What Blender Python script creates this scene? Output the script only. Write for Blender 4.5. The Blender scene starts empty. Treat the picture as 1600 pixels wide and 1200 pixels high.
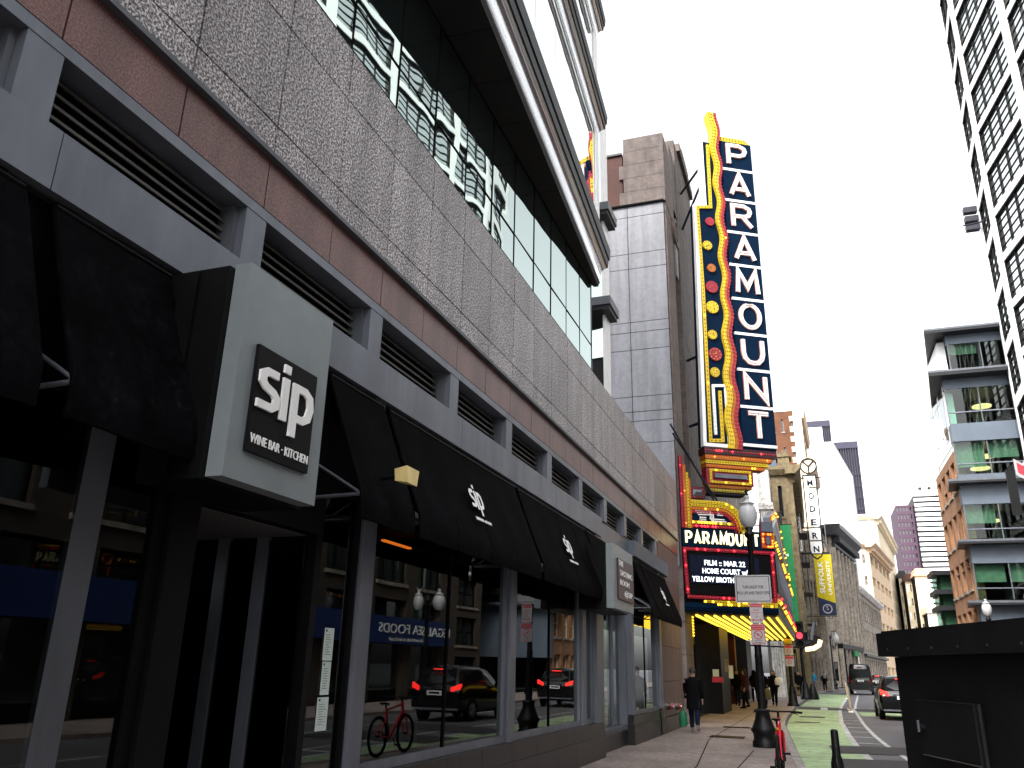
import bpy, bmesh, math, random
from mathutils import Vector, Matrix
random.seed(7)
SC = bpy.context.scene
COL = SC.collection
R = math.radians
# ---------------------------------------------------------------- camera, sky, sun, exposure
CAM_H = 1.65
YAW, PITCH, ROLL, FPX = 0.348914310, 0.334758835, 0.0229511, 1268.85
fwd = Vector((-math.sin(YAW)*math.cos(PITCH), math.cos(YAW)*math.cos(PITCH), math.sin(PITCH)))
r0 = Vector((math.cos(YAW), math.sin(YAW), 0)); u0 = r0.cross(fwd)
rgt = r0*math.cos(ROLL)+u0*math.sin(ROLL); upv = u0*math.cos(ROLL)-r0*math.sin(ROLL)
cd = bpy.data.cameras.new('camera'); cam = bpy.data.objects.new('camera', cd); COL.objects.link(cam)
cd.sensor_width = 36; cd.lens = FPX/1600*36; cd.clip_start = .05; cd.clip_end = 9000
M3 = Matrix((rgt, upv, -fwd)).transposed()
cam.matrix_world = Matrix.Translation((0, 0, CAM_H)) @ M3.to_4x4()
SC.camera = cam
SUN_EL, SUN_AZ = R(48), R(200)          # azimuth measured clockwise from +Y: light from behind the camera
wd = bpy.data.worlds.new('World'); SC.world = wd; wd.use_nodes = True
nt = wd.node_tree
sky = nt.nodes.new('ShaderNodeTexSky'); sky.sky_type = 'NISHITA'; sky.sun_disc = False
sky.sun_elevation = SUN_EL; sky.sun_rotation = SUN_AZ; sky.dust_density = 5.0; sky.air_density = 1.0
hs = nt.nodes.new('ShaderNodeHueSaturation'); hs.inputs['Saturation'].default_value = .10
nt.links.new(sky.outputs[0], hs.inputs['Color'])
bg = nt.nodes['Background']; nt.links.new(hs.outputs[0], bg.inputs[0]); bg.inputs[1].default_value = .15
sl = bpy.data.lights.new('sun', 'SUN'); sl.energy = 0.8; sl.angle = R(14); sl.color = (1, .95, .88)
sun = bpy.data.objects.new('sun', sl); COL.objects.link(sun)
sd = Vector((math.sin(SUN_AZ)*math.cos(SUN_EL), math.cos(SUN_AZ)*math.cos(SUN_EL), math.sin(SUN_EL)))
sun.rotation_euler = sd.to_track_quat('Z', 'Y').to_euler()
SC.view_settings.view_transform = 'Standard'; SC.view_settings.look = 'None'
SC.view_settings.exposure = 2.0; SC.view_settings.gamma = 1
# ---------------------------------------------------------------- surveying: where a sight line meets a real plane
def ray(px, py): return rgt*((px-800)/FPX)-upv*((py-600)/FPX)+fwd
C0 = Vector((0, 0, CAM_H))
def PX(px, py, x): d = ray(px, py); return C0+d*(x/d.x)
def PY(px, py, y): d = ray(px, py); return C0+d*(y/d.y)
def PZ(px, py, z=0): d = ray(px, py); return C0+d*((z-CAM_H)/d.z)
def UZ(px, py, S, ang):
    U = Vector((math.cos(ang), math.sin(ang), 0)); N = Vector((U.y, -U.x, 0)); d = ray(px, py)
    p = C0+d*((Vector((S[0], S[1], 0))-C0).dot(N)/d.dot(N)); return (p-Vector((S[0], S[1], 0))).dot(U), p.z
# ---------------------------------------------------------------- materials
def mat(name, col, rough=.6, metal=0, var=.18, scale=5, bump=0, bscale=60, emit=0, ecol=None, ior=1.45, fine=0, streak=0, spec=.5):
    m = bpy.data.materials.new(name); m.use_nodes = True; t = m.node_tree; n = t.nodes; b = n['Principled BSDF']
    b.inputs['Roughness'].default_value = rough; b.inputs['Metallic'].default_value = metal; b.inputs['IOR'].default_value = ior
    b.inputs['Specular IOR Level'].default_value = spec
    tc = n.new('ShaderNodeTexCoord'); mp = n.new('ShaderNodeMapping'); t.links.new(tc.outputs['Object'], mp.inputs[0])
    if streak: mp.inputs['Scale'].default_value = (1, 1, streak)
    nz = n.new('ShaderNodeTexNoise'); nz.inputs['Scale'].default_value = scale; nz.inputs['Detail'].default_value = 5
    nz.inputs['Roughness'].default_value = .6+fine; t.links.new(mp.outputs[0], nz.inputs['Vector'])
    cr = n.new('ShaderNodeValToRGB'); t.links.new(nz.outputs['Fac'], cr.inputs[0])
    lo = [max(0, c*(1-var)) for c in col]; hi = [min(1, c*(1+var)) for c in col]
    cr.color_ramp.elements[0].position = .3; cr.color_ramp.elements[1].position = .7
    cr.color_ramp.elements[0].color = (*lo, 1); cr.color_ramp.elements[1].color = (*hi, 1)
    t.links.new(cr.outputs[0], b.inputs['Base Color'])
    if bump:
        n2 = n.new('ShaderNodeTexNoise'); n2.inputs['Scale'].default_value = bscale; n2.inputs['Detail'].default_value = 3
        t.links.new(tc.outputs['Object'], n2.inputs['Vector'])
        bp = n.new('ShaderNodeBump'); bp.inputs['Strength'].default_value = bump; bp.inputs['Distance'].default_value = .02
        t.links.new(n2.outputs['Fac'], bp.inputs['Height']); t.links.new(bp.outputs[0], b.inputs['Normal'])
    if emit:
        b.inputs['Emission Color'].default_value = (*(ecol or col), 1); b.inputs['Emission Strength'].default_value = emit
    return m
def granite(name, stops, scale=70, rough=.45, bscale=1.2, vr=(.8, 1.12), streak=.25):
    m = bpy.data.materials.new(name); m.use_nodes = True; t = m.node_tree; n = t.nodes; b = n['Principled BSDF']
    b.inputs['Roughness'].default_value = rough
    tc = n.new('ShaderNodeTexCoord')
    a = n.new('ShaderNodeTexNoise'); a.inputs['Scale'].default_value = scale; a.inputs['Detail'].default_value = 3; a.inputs['Roughness'].default_value = .75
    v = n.new('ShaderNodeTexNoise'); v.inputs['Scale'].default_value = bscale; v.inputs['Detail'].default_value = 4
    t.links.new(tc.outputs['Object'], a.inputs['Vector']); t.links.new(tc.outputs['Object'], v.inputs['Vector'])
    cr = n.new('ShaderNodeValToRGB'); t.links.new(a.outputs['Fac'], cr.inputs[0])
    e = cr.color_ramp.elements
    e[0].position, e[0].color = stops[0][0], (*stops[0][1], 1); e[1].position, e[1].color = stops[-1][0], (*stops[-1][1], 1)
    for p, c in stops[1:-1]:
        x = e.new(p); x.color = (*c, 1)
    mr = n.new('ShaderNodeMapRange'); mr.inputs[1].default_value = .25; mr.inputs[2].default_value = .75; mr.inputs[3].default_value = vr[0]; mr.inputs[4].default_value = vr[1]
    t.links.new(v.outputs['Fac'], mr.inputs[0])
    mp = n.new('ShaderNodeMapping'); mp.inputs['Scale'].default_value = (2.2, 2.2, .16); t.links.new(tc.outputs['Object'], mp.inputs[0])
    k = n.new('ShaderNodeTexNoise'); k.inputs['Scale'].default_value = 1.6; k.inputs['Detail'].default_value = 5; t.links.new(mp.outputs[0], k.inputs['Vector'])
    kr = n.new('ShaderNodeMapRange'); kr.inputs[1].default_value = .35; kr.inputs[2].default_value = .6; kr.inputs[3].default_value = 1-streak; kr.inputs[4].default_value = 1.03; t.links.new(k.outputs['Fac'], kr.inputs[0])
    mm = n.new('ShaderNodeMath'); mm.operation = 'MULTIPLY'; t.links.new(mr.outputs[0], mm.inputs[0]); t.links.new(kr.outputs[0], mm.inputs[1])
    mx = n.new('ShaderNodeMix'); mx.data_type = 'RGBA'; mx.blend_type = 'MULTIPLY'; mx.inputs[0].default_value = 1
    t.links.new(cr.outputs[0], mx.inputs[6]); t.links.new(mm.outputs[0], mx.inputs[7]); t.links.new(mx.outputs[2], b.inputs['Base Color'])
    return m
def brick(name, c1, c2, mortar, scale=1.0, rough=.85):
    m = bpy.data.materials.new(name); m.use_nodes = True; t = m.node_tree; n = t.nodes; b = n['Principled BSDF']; b.inputs['Roughness'].default_value = rough
    tc = n.new('ShaderNodeTexCoord'); sp = n.new('ShaderNodeSeparateXYZ'); t.links.new(tc.outputs['Object'], sp.inputs[0])
    ad = n.new('ShaderNodeMath'); t.links.new(sp.outputs[0], ad.inputs[0]); t.links.new(sp.outputs[1], ad.inputs[1])
    cb = n.new('ShaderNodeCombineXYZ'); t.links.new(ad.outputs[0], cb.inputs[0]); t.links.new(sp.outputs[2], cb.inputs[1])
    bt = n.new('ShaderNodeTexBrick'); bt.inputs['Scale'].default_value = 1; bt.inputs['Brick Width'].default_value = .22*scale; bt.inputs['Row Height'].default_value = .075*scale
    bt.inputs['Mortar Size'].default_value = .008*scale; bt.inputs['Color1'].default_value = (*c1, 1); bt.inputs['Color2'].default_value = (*c2, 1); bt.inputs['Mortar'].default_value = (*mortar, 1)
    t.links.new(cb.outputs[0], bt.inputs['Vector'])
    v = n.new('ShaderNodeTexNoise'); v.inputs['Scale'].default_value = .8; v.inputs['Detail'].default_value = 5; t.links.new(tc.outputs['Object'], v.inputs['Vector'])
    mr = n.new('ShaderNodeMapRange'); mr.inputs[1].default_value = .3; mr.inputs[2].default_value = .7; mr.inputs[3].default_value = .75; mr.inputs[4].default_value = 1.2; t.links.new(v.outputs['Fac'], mr.inputs[0])
    mx = n.new('ShaderNodeMix'); mx.data_type = 'RGBA'; mx.blend_type = 'MULTIPLY'; mx.inputs[0].default_value = 1
    t.links.new(bt.outputs[0], mx.inputs[6]); t.links.new(mr.outputs[0], mx.inputs[7]); t.links.new(mx.outputs[2], b.inputs['Base Color'])
    return m
def glass(name, tint, ior=1.8, body=None, bump=0, bscale=1.2, rough=.01, fmin=0.0, tintg=(.93, .97, .96)):
    """window glass: Fresnel-weighted mirror over either a tinted see-through pane or (body) a dark opaque one"""
    m = bpy.data.materials.new(name); m.use_nodes = True; t = m.node_tree; n = t.nodes; n.remove(n['Principled BSDF']); out = n['Material Output']
    g = n.new('ShaderNodeBsdfGlossy'); g.inputs['Roughness'].default_value = rough; g.inputs[0].default_value = (*tintg, 1)
    if body: d = n.new('ShaderNodeBsdfDiffuse'); d.inputs[0].default_value = (*body, 1)
    else: d = n.new('ShaderNodeBsdfTransparent'); d.inputs[0].default_value = (*tint, 1)
    f = n.new('ShaderNodeFresnel'); ge = n.new('ShaderNodeNewGeometry'); e1 = n.new('ShaderNodeMath'); e1.operation = 'MULTIPLY_ADD'; e1.inputs[1].default_value = -2; e1.inputs[2].default_value = 1; t.links.new(ge.outputs['Backfacing'], e1.inputs[0])
    e2 = n.new('ShaderNodeMath'); e2.operation = 'POWER'; e2.inputs[0].default_value = ior; t.links.new(e1.outputs[0], e2.inputs[1]); t.links.new(e2.outputs[0], f.inputs[0])   # same pane from either side
    mx = n.new('ShaderNodeMixShader')
    fm = n.new('ShaderNodeMath'); fm.operation = 'MAXIMUM'; fm.inputs[1].default_value = fmin; t.links.new(f.outputs[0], fm.inputs[0])
    t.links.new(fm.outputs[0], mx.inputs[0]); t.links.new(d.outputs[0], mx.inputs[1]); t.links.new(g.outputs[0], mx.inputs[2]); t.links.new(mx.outputs[0], out.inputs[0])
    if bump:
        tc = n.new('ShaderNodeTexCoord'); z = n.new('ShaderNodeTexNoise'); z.inputs['Scale'].default_value = bscale; z.inputs['Detail'].default_value = 1
        t.links.new(tc.outputs['Object'], z.inputs['Vector']); bp = n.new('ShaderNodeBump'); bp.inputs['Strength'].default_value = 1; bp.inputs['Distance'].default_value = bump
        t.links.new(z.outputs['Fac'], bp.inputs['Height']); t.links.new(bp.outputs[0], g.inputs['Normal']); t.links.new(bp.outputs[0], f.inputs['Normal'])
    return m
K = {}
for i_, g_ in enumerate((1.0, .88, 1.1)): K['granite'+('' if i_ == 0 else str(i_))] = granite('speckled granite', [(.39, (.014*g_, .012*g_, .016*g_)), (.455, (.10*g_, .09*g_, .097*g_)), (.525, (.30*g_, .27*g_, .275*g_)), (.585, (.74*g_, .69*g_, .69*g_))], 42)
K['red'] = granite('red granite', [(.38, (.085, .038, .034)), (.5, (.155, .070, .063)), (.62, (.24, .118, .105))], 60, .4)
K['redblock'] = granite('red brown granite blocks', [(.38, (.08, .045, .038)), (.5, (.13, .075, .062)), (.62, (.19, .11, .095))], 40, .6)
K['darkstone'] = granite('dark plinth stone', [(.38, (.005, .005, .005)), (.5, (.012, .011, .011)), (.64, (.035, .032, .03))], 22, .35, 2)
K['silver'] = mat('anodised aluminium', (.150, .163, .192), .42, .5, .22, 2.2, .05, 200, streak=.3)
K['silverd'] = mat('brushed reveal metal', (.10, .107, .122), .5, .4, .22, 3, streak=.3)
K['slat'] = mat('louvre blade metal', (.085, .08, .072), .5, .1, .2, 8)
K['ceil'] = mat('grey recess ceiling', (.075, .07, .075), .6, 0, .1, 2)
K['gap'] = mat('dark joint', (.0025, .0025, .003), .9, spec=.1)
K['black'] = mat('black enamel', (.0022, .0022, .0026), .5, 0, .3, 4, spec=.15)
K['louvre'] = mat('louvre slat metal', (.10, .095, .088), .55, .3, .2, 8)
K['fabric'] = granite('black awning canvas', [(.35, (.0014, .0014, .002)), (.55, (.0026, .0026, .0034)), (.66, (.0044, .0044, .0052)), (.82, (.018, .018, .019))], 13, .85, 2.5, (.6, 1.6), .5)
K['fabric'].node_tree.nodes['Principled BSDF'].inputs['Specular IOR Level'].default_value = .025
K['signface'] = mat('brushed silver sign face', (.225, .255, .265), .4, .3, .1, 2, .04, 300)
K['white'] = mat('white paint', (.8, .8, .79), .5, 0, .06, 6)
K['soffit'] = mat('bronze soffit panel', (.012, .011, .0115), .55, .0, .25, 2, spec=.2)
K['steel'] = mat('polished steel nosing', (.86, .87, .90), .16, .95, .04, 2)
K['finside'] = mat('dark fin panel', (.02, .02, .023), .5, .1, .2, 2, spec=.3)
K['shopglass'] = glass('shop glass', (.30, .32, .31), 1.62, bump=.0012, bscale=.9)
K['mirror'] = glass('coated strip glass', None, 2.6, (.010, .014, .014), bump=.0032, bscale=1.0, fmin=.5, tintg=(.80, .93, .89))
K['mirrorup'] = glass('coated upper glass', None, 3.2, (.02, .025, .025), bump=.003, bscale=1.0, fmin=.95)
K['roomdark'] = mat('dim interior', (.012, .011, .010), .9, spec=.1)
K['curtain'] = mat('olive curtain', (.04, .04, .02), .9, 0, .4, 3, streak=.05)
K['pane'] = glass('window pane', None, 1.9, (.02, .024, .026), bump=.002, bscale=.7, fmin=.06)
K['paneblue'] = glass('bright window pane', None, 2.4, (.05, .06, .065), bump=.002, bscale=.7, fmin=.8)
K['panegreen'] = glass('greenish window pane', (.42, .62, .54), 1.5)
K['stonegrey'] = granite('grey theatre panel', [(.3, (.125, .126, .145)), (.5, (.148, .149, .170)), (.7, (.165, .166, .188))], 6, .5, .35)
K['stonepink'] = granite('pinkish limestone', [(.3, (.062, .047, .042)), (.5, (.095, .073, .065)), (.7, (.13, .10, .09))], 3, .8, .5)
K['stonewarm'] = granite('buff limestone', [(.3, (.085, .06, .028)), (.5, (.155, .115, .058)), (.7, (.23, .18, .095))], 3, .8, .6)
K['stonelight'] = granite('weathered light stone', [(.3, (.12, .10, .08)), (.5, (.235, .20, .16)), (.7, (.36, .31, .26))], 2.5, .8, .5)
K['marble'] = granite('stained white marble', [(.3, (.22, .19, .17)), (.45, (.6, .58, .55)), (.7, (.82, .8, .78))], 3, .6, .6)
K['whitewall'] = mat('white painted masonry', (.82, .82, .81), .8, 0, .05, .6)
K['creamwall'] = mat('cream masonry', (.72, .62, .45), .8, 0, .1, .6)
K['tanwall'] = mat('tan masonry', (.60, .44, .29), .8, 0, .12, .6)
K['brickor'] = brick('orange brick', (.13, .042, .014), (.095, .028, .009), (.11, .06, .03), 1.4)
K['bricklit'] = brick('lightened orange brick', (.26, .115, .05), (.20, .085, .036), (.20, .13, .08), 1.4)  # the orange brick again, colour lightened to carry how this wall is lit
K['brickred'] = brick('dark red brick', (.06, .015, .010), (.045, .012, .008), (.05, .03, .022), 1.2)
K['brickshop'] = brick('brown brick', (.045, .03, .02), (.03, .02, .014), (.05, .04, .03), 1.0)
K['slate'] = mat('slate tower cladding', (.010, .010, .020), .5, .1, .15, .2)
K['slatep'] = mat('pale tower fin', (.022, .020, .044), .5, 0, .1, .2)
K['purple'] = mat('mauve granite cladding', (.075, .038, .066), .6, 0, .1, .2)
K['bluegrey'] = mat('blue grey metal panel', (.085, .105, .135), .5, .1, .1, .8)
K['dkledge'] = mat('dark ledge metal', (.02, .02, .023), .45, .3, .15, 1, spec=.3)
K['mansard'] = mat('blue slate mansard', (.05, .085, .14), .6, 0, .2, 3)
K['iron'] = mat('black cast iron', (.004, .004, .0046), .45, .0, .3, 12, .15, 60, spec=.25)
K['globe'] = mat('frosted lamp glass', (.42, .42, .43), .2, 0, .12, 3)
K['signwhite'] = mat('sign sheet white', (.36, .345, .355), .45, 0, .08, 12)
K['signred'] = mat('sign red', (.42, .02, .04), .45)
K['ink'] = mat('sign ink', (.004, .004, .005), .5, spec=.12)
K['navy'] = mat('navy porcelain enamel', (.0028, .0115, .030), .5, 0, .15, 2, spec=.03)
K['yel'] = mat('yellow enamel', (.62, .42, .008), .4, 0, .1, 3)
K['yelb'] = mat('amber bulb', (.80, .62, .03), .2, 0, .1, 3)
K['orr'] = mat('orange enamel', (.42, .10, .006), .4, 0, .12, 3)
K['orb'] = mat('orange bulb', (.8, .25, .02), .2)
K['redn'] = mat('crimson enamel', (.22, .006, .018), .4, 0, .15, 3)
K['redb'] = mat('red bulb', (.6, .02, .04), .2)
K['maroon'] = mat('maroon enamel', (.035, .003, .007), .4, 0, .2, 3)
K['olive'] = mat('olive yellow enamel', (.20, .13, .01), .45)
K['letter'] = mat('letter trough white', (.85, .80, .80), .35, 0, .05, 4)
K['pinkneon'] = mat('dim pink neon tube', (.60, .27, .21), .3)
K['litred'] = mat('lit red bulb', (1, .05, .05), .3, emit=1.3, ecol=(1, .015, .03))
K['lityel'] = mat('lit amber bulb', (1, .6, .1), .3, emit=1.1, ecol=(1, .45, .02))
K['litorr'] = mat('lit orange bulb', (1, .3, .05), .3, emit=1.0, ecol=(1, .17, .01))
K['litletter'] = mat('lit marquee letter', (1, .9, .6), .4, emit=.5, ecol=(1, .82, .36), var=.3, scale=14)
K['littube'] = mat('lit yellow tube', (1, .75, .1), .4, emit=.75, ecol=(1, .60, .04))
K['littxt'] = mat('lit screen lettering', (.9, .95, 1), .4, emit=.6, ecol=(.85, .93, 1))
K['screen'] = mat('display screen', (.006, .008, .018), .25, emit=.004, ecol=(.05, .1, .4))
K['green'] = mat('green banner cloth', (.006, .17, .05), .8)
K['yelban'] = mat('yellow banner cloth', (.50, .40, .006), .8)
K['navban'] = mat('navy banner cloth', (.012, .022, .06), .8)
K['blkban'] = mat('black banner cloth', (.012, .010, .014), .8)
K['blueaw'] = mat('blue fascia board', (.008, .028, .12), .5)
K['paper'] = mat('menu paper', (.50, .58, .54), .7, 0, .12, 40)
K['asphalt'] = granite('asphalt', [(.3, (.045, .044, .05)), (.5, (.07, .067, .075)), (.7, (.105, .10, .11))], 30, .8, .35, (.65, 1.2), 0)
K['patch'] = mat('fresh asphalt patch', (.022, .020, .022), .85, 0, .3, 10)
K['walk'] = granite('concrete pavement', [(.3, (.125, .096, .086)), (.5, (.215, .172, .156)), (.7, (.29, .24, .22))], 9, .75, .55, (.55, 1.18), 0)
K['kerb'] = granite('granite kerb', [(.3, (.14, .125, .12)), (.5, (.22, .20, .19)), (.7, (.33, .30, .29))], 8, .7, 2)
K['bike'] = granite('worn green lane paint', [(.27, (.08, .09, .065)), (.36, (.19, .255, .14)), (.50, (.26, .36, .185)), (.7, (.32, .43, .23))], 3.2, .8, .7, (.72, 1.1), 0)
K['line'] = granite('worn road line paint', [(.30, (.07, .07, .072)), (.40, (.28, .28, .275)), (.6, (.52, .52, .50))], 7, .75, 1.5)
K['carblk'] = mat('black car paint', (.003, .003, .0035), .14, .0, .2, 2)
K['carglass'] = mat('car window', (.003, .0035, .004), .05, 0, .1, 2, spec=.08)
K['tyre'] = mat('tyre rubber', (.005, .005, .005), .85, spec=.2)
K['chrome'] = mat('chrome', (.6, .6, .62), .15, 1, .05)
K['tail'] = mat('tail lamp lit', (1, .04, .03), .3, emit=1.3, ecol=(1, .02, .015))
K['taild'] = mat('tail lamp red', (.25, .008, .01), .2)
K['headl'] = mat('lamp lens', (.6, .6, .6), .1)
K['redbike'] = mat('red bicycle paint', (.62, .012, .03), .25)
K['cab'] = mat('black cabinet paint', (.0045, .005, .0056), .6, .0, .3, 5, .2, 250, spec=.2)
K['flex'] = mat('worn flexible post', (.45, .36, .25), .7, 0, .4, 8)
K['skin'] = mat('skin', (.42, .25, .18), .5)
K['hair'] = mat('dark hair', (.012, .009, .008), .6)
K['cblack'] = mat('black cloth', (.0035, .0035, .0042), .9, spec=.1)
K['cjean'] = mat('dark denim', (.008, .013, .03), .9, spec=.1)
K['cblue'] = mat('bright blue cloth', (.02, .28, .45), .85)
K['cgrey'] = mat('grey cloth', (.16, .16, .17), .85)
K['cred'] = mat('dark red cloth', (.05, .008, .012), .85)
K['cgreen'] = mat('green bag', (.01, .16, .07), .6)
K['colive'] = mat('olive canvas', (.12, .11, .05), .9)
K['cwhite'] = mat('white plastic', (.7, .7, .7), .5)
K['lampyel'] = mat('cream lamp housing', (.78, .62, .26), .5)
K['warmlamp'] = mat('lit ceiling lamp', (1, .8, .5), .5, emit=.55, ecol=(1, .70, .32))
K['orangebar'] = mat('lit orange bar', (1, .3, .05), .5, emit=.6, ecol=(1, .2, .02))
K['blind'] = mat('roller blind', (.22, .25, .19), .9)
K['ground'] = K['asphalt']
# ---------------------------------------------------------------- mesh helpers
FONT_CACHE = {}
def text_mesh(s, off=0.0, ext=.02):
    k = (s, off, ext)
    if k in FONT_CACHE: return FONT_CACHE[k]
    c = bpy.data.curves.new('lettering', 'FONT'); c.body = s; c.size = 1; c.extrude = ext; c.offset = off; c.resolution_u = 3
    c.align_x = 'CENTER'; o = bpy.data.objects.new('lettering', c); COL.objects.link(o)
    dg = bpy.context.evaluated_depsgraph_get(); me = bpy.data.meshes.new_from_object(o.evaluated_get(dg))
    v = [tuple(p.co) for p in me.vertices]; f = [tuple(p.vertices) for p in me.polygons]
    bpy.data.objects.remove(o); bpy.data.curves.remove(c); bpy.data.meshes.remove(me)
    FONT_CACHE[k] = (v, f); return v, f
class MB:
    def __init__(s, o=(0, 0, 0), ang=None):
        s.v = []; s.f = []; s.m = []; s.sm = []; s.mats = []; s.o = Vector(o); s.k = 1.0
        if ang is None: s.U, s.N = Vector((1, 0, 0)), Vector((0, 1, 0))
        else: s.U = Vector((math.cos(ang), math.sin(ang), 0)); s.N = Vector((s.U.y, -s.U.x, 0))
    def w(s, u, n, z): return s.o+s.U*(u*s.k)+s.N*(n*s.k)+Vector((0, 0, z*s.k))
    def mi(s, m):
        m = K[m] if isinstance(m, str) else m
        if m not in s.mats: s.mats.append(m)
        return s.mats.index(m)
    def add(s, pts, faces, m, smooth=False):
        b = len(s.v); i = s.mi(m); s.v += [s.w(*p) for p in pts]
        for f in faces: s.f.append([b+k for k in f]); s.m.append(i); s.sm.append(smooth)
    def box(s, u0, u1, n0, n1, z0, z1, m):
        s.add([(u0, n0, z0), (u1, n0, z0), (u1, n1, z0), (u0, n1, z0), (u0, n0, z1), (u1, n0, z1), (u1, n1, z1), (u0, n1, z1)],
              [(0, 3, 2, 1), (4, 5, 6, 7), (0, 1, 5, 4), (1, 2, 6, 5), (2, 3, 7, 6), (3, 0, 4, 7)], m)
    def prism(s, poly, n0, n1, m):                       # polygon in (u,z), thickness along n
        k = len(poly); s.add([(u, n0, z) for u, z in poly]+[(u, n1, z) for u, z in poly],
              [tuple(range(k)), tuple(range(2*k-1, k-1, -1))]+[(i, (i+1) % k, k+(i+1) % k, k+i) for i in range(k)], m)
    def plate(s, poly, z0, z1, m):                       # polygon in (u,n), thickness along z
        k = len(poly); s.add([(a, b, z0) for a, b in poly]+[(a, b, z1) for a, b in poly],
              [tuple(range(k)), tuple(range(2*k-1, k-1, -1))]+[(i, (i+1) % k, k+(i+1) % k, k+i) for i in range(k)], m)
    def profile(s, poly, u0, u1, m, smooth=False):       # polygon in (n,z) swept along u
        k = len(poly); s.add([(u0, a, b) for a, b in poly]+[(u1, a, b) for a, b in poly],
              [tuple(range(k)), tuple(range(2*k-1, k-1, -1))]+[(i, (i+1) % k, k+(i+1) % k, k+i) for i in range(k)], m, smooth)
    def sheet(s, pts, m): s.add(pts, [tuple(range(len(pts)))], m)
    def rings(s, R_, m, caps=True, smooth=True):
        k = len(R_[0]); pts = [p for r in R_ for p in r]; F = []
        for i in range(len(R_)-1):
            for j in range(k): F.append((i*k+j, i*k+(j+1) % k, (i+1)*k+(j+1) % k, (i+1)*k+j))
        s.add(pts, F, m, smooth)
        if caps: s.add(R_[0], [tuple(range(k))], m); s.add(R_[-1], [tuple(range(k))], m)
    def tube(s, path, r, m, k=8):
        P_ = [Vector(p) for p in path]; rr = r if isinstance(r, (list, tuple)) else [r]*len(P_); out = []
        for i, p in enumerate(P_):
            t = (P_[min(i+1, len(P_)-1)]-P_[max(i-1, 0)]).normalized(); a = t.cross(Vector((0, 0, 1)) if abs(t.z) < .95 else Vector((1, 0, 0))).normalized(); b = t.cross(a)
            out.append([tuple(p+(a*math.cos(2*math.pi*j/k)+b*math.sin(2*math.pi*j/k))*rr[i]) for j in range(k)])
        s.rings(out, m)
    def lathe(s, prof, c, m, k=16):                       # profile (r,z) round a vertical axis at c=(u,n)
        s.rings([[(c[0]+r*math.cos(2*math.pi*j/k), c[1]+r*math.sin(2*math.pi*j/k), z) for j in range(k)] for r, z in prof], m)
    def disc(s, u, z, r, n0, n1, m, k=24):
        s.prism([(u+r*math.cos(2*math.pi*j/k), z+r*math.sin(2*math.pi*j/k)) for j in range(k)], n0, n1, m)
    def ring(s, u, z, r0, r1, n0, n1, m, k=28, a0=0, a1=360):
        q = [R(a0+(a1-a0)*j/k) for j in range(k+1)]
        s.stroke([(u+(r0+r1)/2*math.cos(a), z+(r0+r1)/2*math.sin(a)) for a in q], r1-r0, n0, n1, m, closed=(a1-a0 == 360))
    def stroke(s, path, wd_, n0, n1, m, closed=False):
        P_ = [Vector(p) for p in path]
        if closed and (P_[0]-P_[-1]).length < 1e-6: P_ = P_[:-1]
        k = len(P_); L = []
        for i, p in enumerate(P_):
            a = P_[i-1] if (i > 0 or closed) else None; b = P_[(i+1) % k] if (i < k-1 or closed) else None
            d1 = (p-a).normalized() if a is not None else None; d2 = (b-p).normalized() if b is not None else None
            if d1 is None: d1 = d2
            if d2 is None: d2 = d1
            t = d1+d2; t = t.normalized() if t.length > 1e-6 else d1
            nn = Vector((-t.y, t.x)); c = max(.35, nn.dot(Vector((-d1.y, d1.x))))
            L.append((p+nn*(wd_/2/c), p-nn*(wd_/2/c)))
        R_ = [[(a.x, n1, a.y), (b.x, n1, b.y), (b.x, n0, b.y), (a.x, n0, a.y)] for a, b in L]
        if closed: R_.append(R_[0])
        s.rings(R_, m, caps=not closed, smooth=False)
    def bulb(s, u, n, z, r, m):
        s.add([(u-r, n, z), (u+r, n, z), (u, n, z-r), (u, n, z+r), (u, n+r*1.3, z)], [(0, 2, 4), (2, 1, 4), (1, 3, 4), (3, 0, 4)], m, True)
    def bulbs(s, path, sp, r, n, m, lit=None, every=0):
        P_ = [Vector(p) for p in path]; acc = 0; c = 0
        for a, b in zip(P_[:-1], P_[1:]):
            L = (b-a).length
            while acc <= L:
                q = a+(b-a)*(acc/L if L else 0); c += 1
                if lit and every and random.random() < 1/every: s.bulb(q.x, n, q.y, r*1.45, lit)
                else: s.bulb(q.x, n, q.y, r, m)
                acc += sp
            acc -= L
    def text(s, t, u, n, z, h, m, ext=.01, off=0.0, sx=1.0, rot=0, width=None):
        v, f = text_mesh(t, off, ext/h)
        xs = [p[0] for p in v]; w_ = max(xs)-min(xs)
        if width: sx = width/(w_*h)
        ca, sa = math.cos(rot), math.sin(rot); cx = (max(xs)+min(xs))/2
        s.add([(u+((p[0]-cx)*sx*ca-p[1]*sa)*h, n+p[2]*h, z+((p[0]-cx)*sx*sa+p[1]*ca)*h) for p in v], f, m)
    def build(s, name, parent=None, loc=None):
        base = Vector(parent_world(parent)) if parent else Vector(loc or (0, 0, 0))
        me = bpy.data.meshes.new(name); me.from_pydata([tuple(p-base) for p in s.v], [], s.f)
        for q in s.mats: me.materials.append(q)
        me.polygons.foreach_set('material_index', s.m); me.polygons.foreach_set('use_smooth', s.sm)
        bm = bmesh.new(); bm.from_mesh(me); bmesh.ops.recalc_face_normals(bm, faces=bm.faces); bm.to_mesh(me); bm.free()
        o = bpy.data.objects.new(name, me); COL.objects.link(o)
        if parent: o.parent = parent
        else: o.location = base
        return o
def parent_world(o):
    p = Vector(o.location)
    while o.parent: o = o.parent; p += Vector(o.location)
    return p
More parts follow.
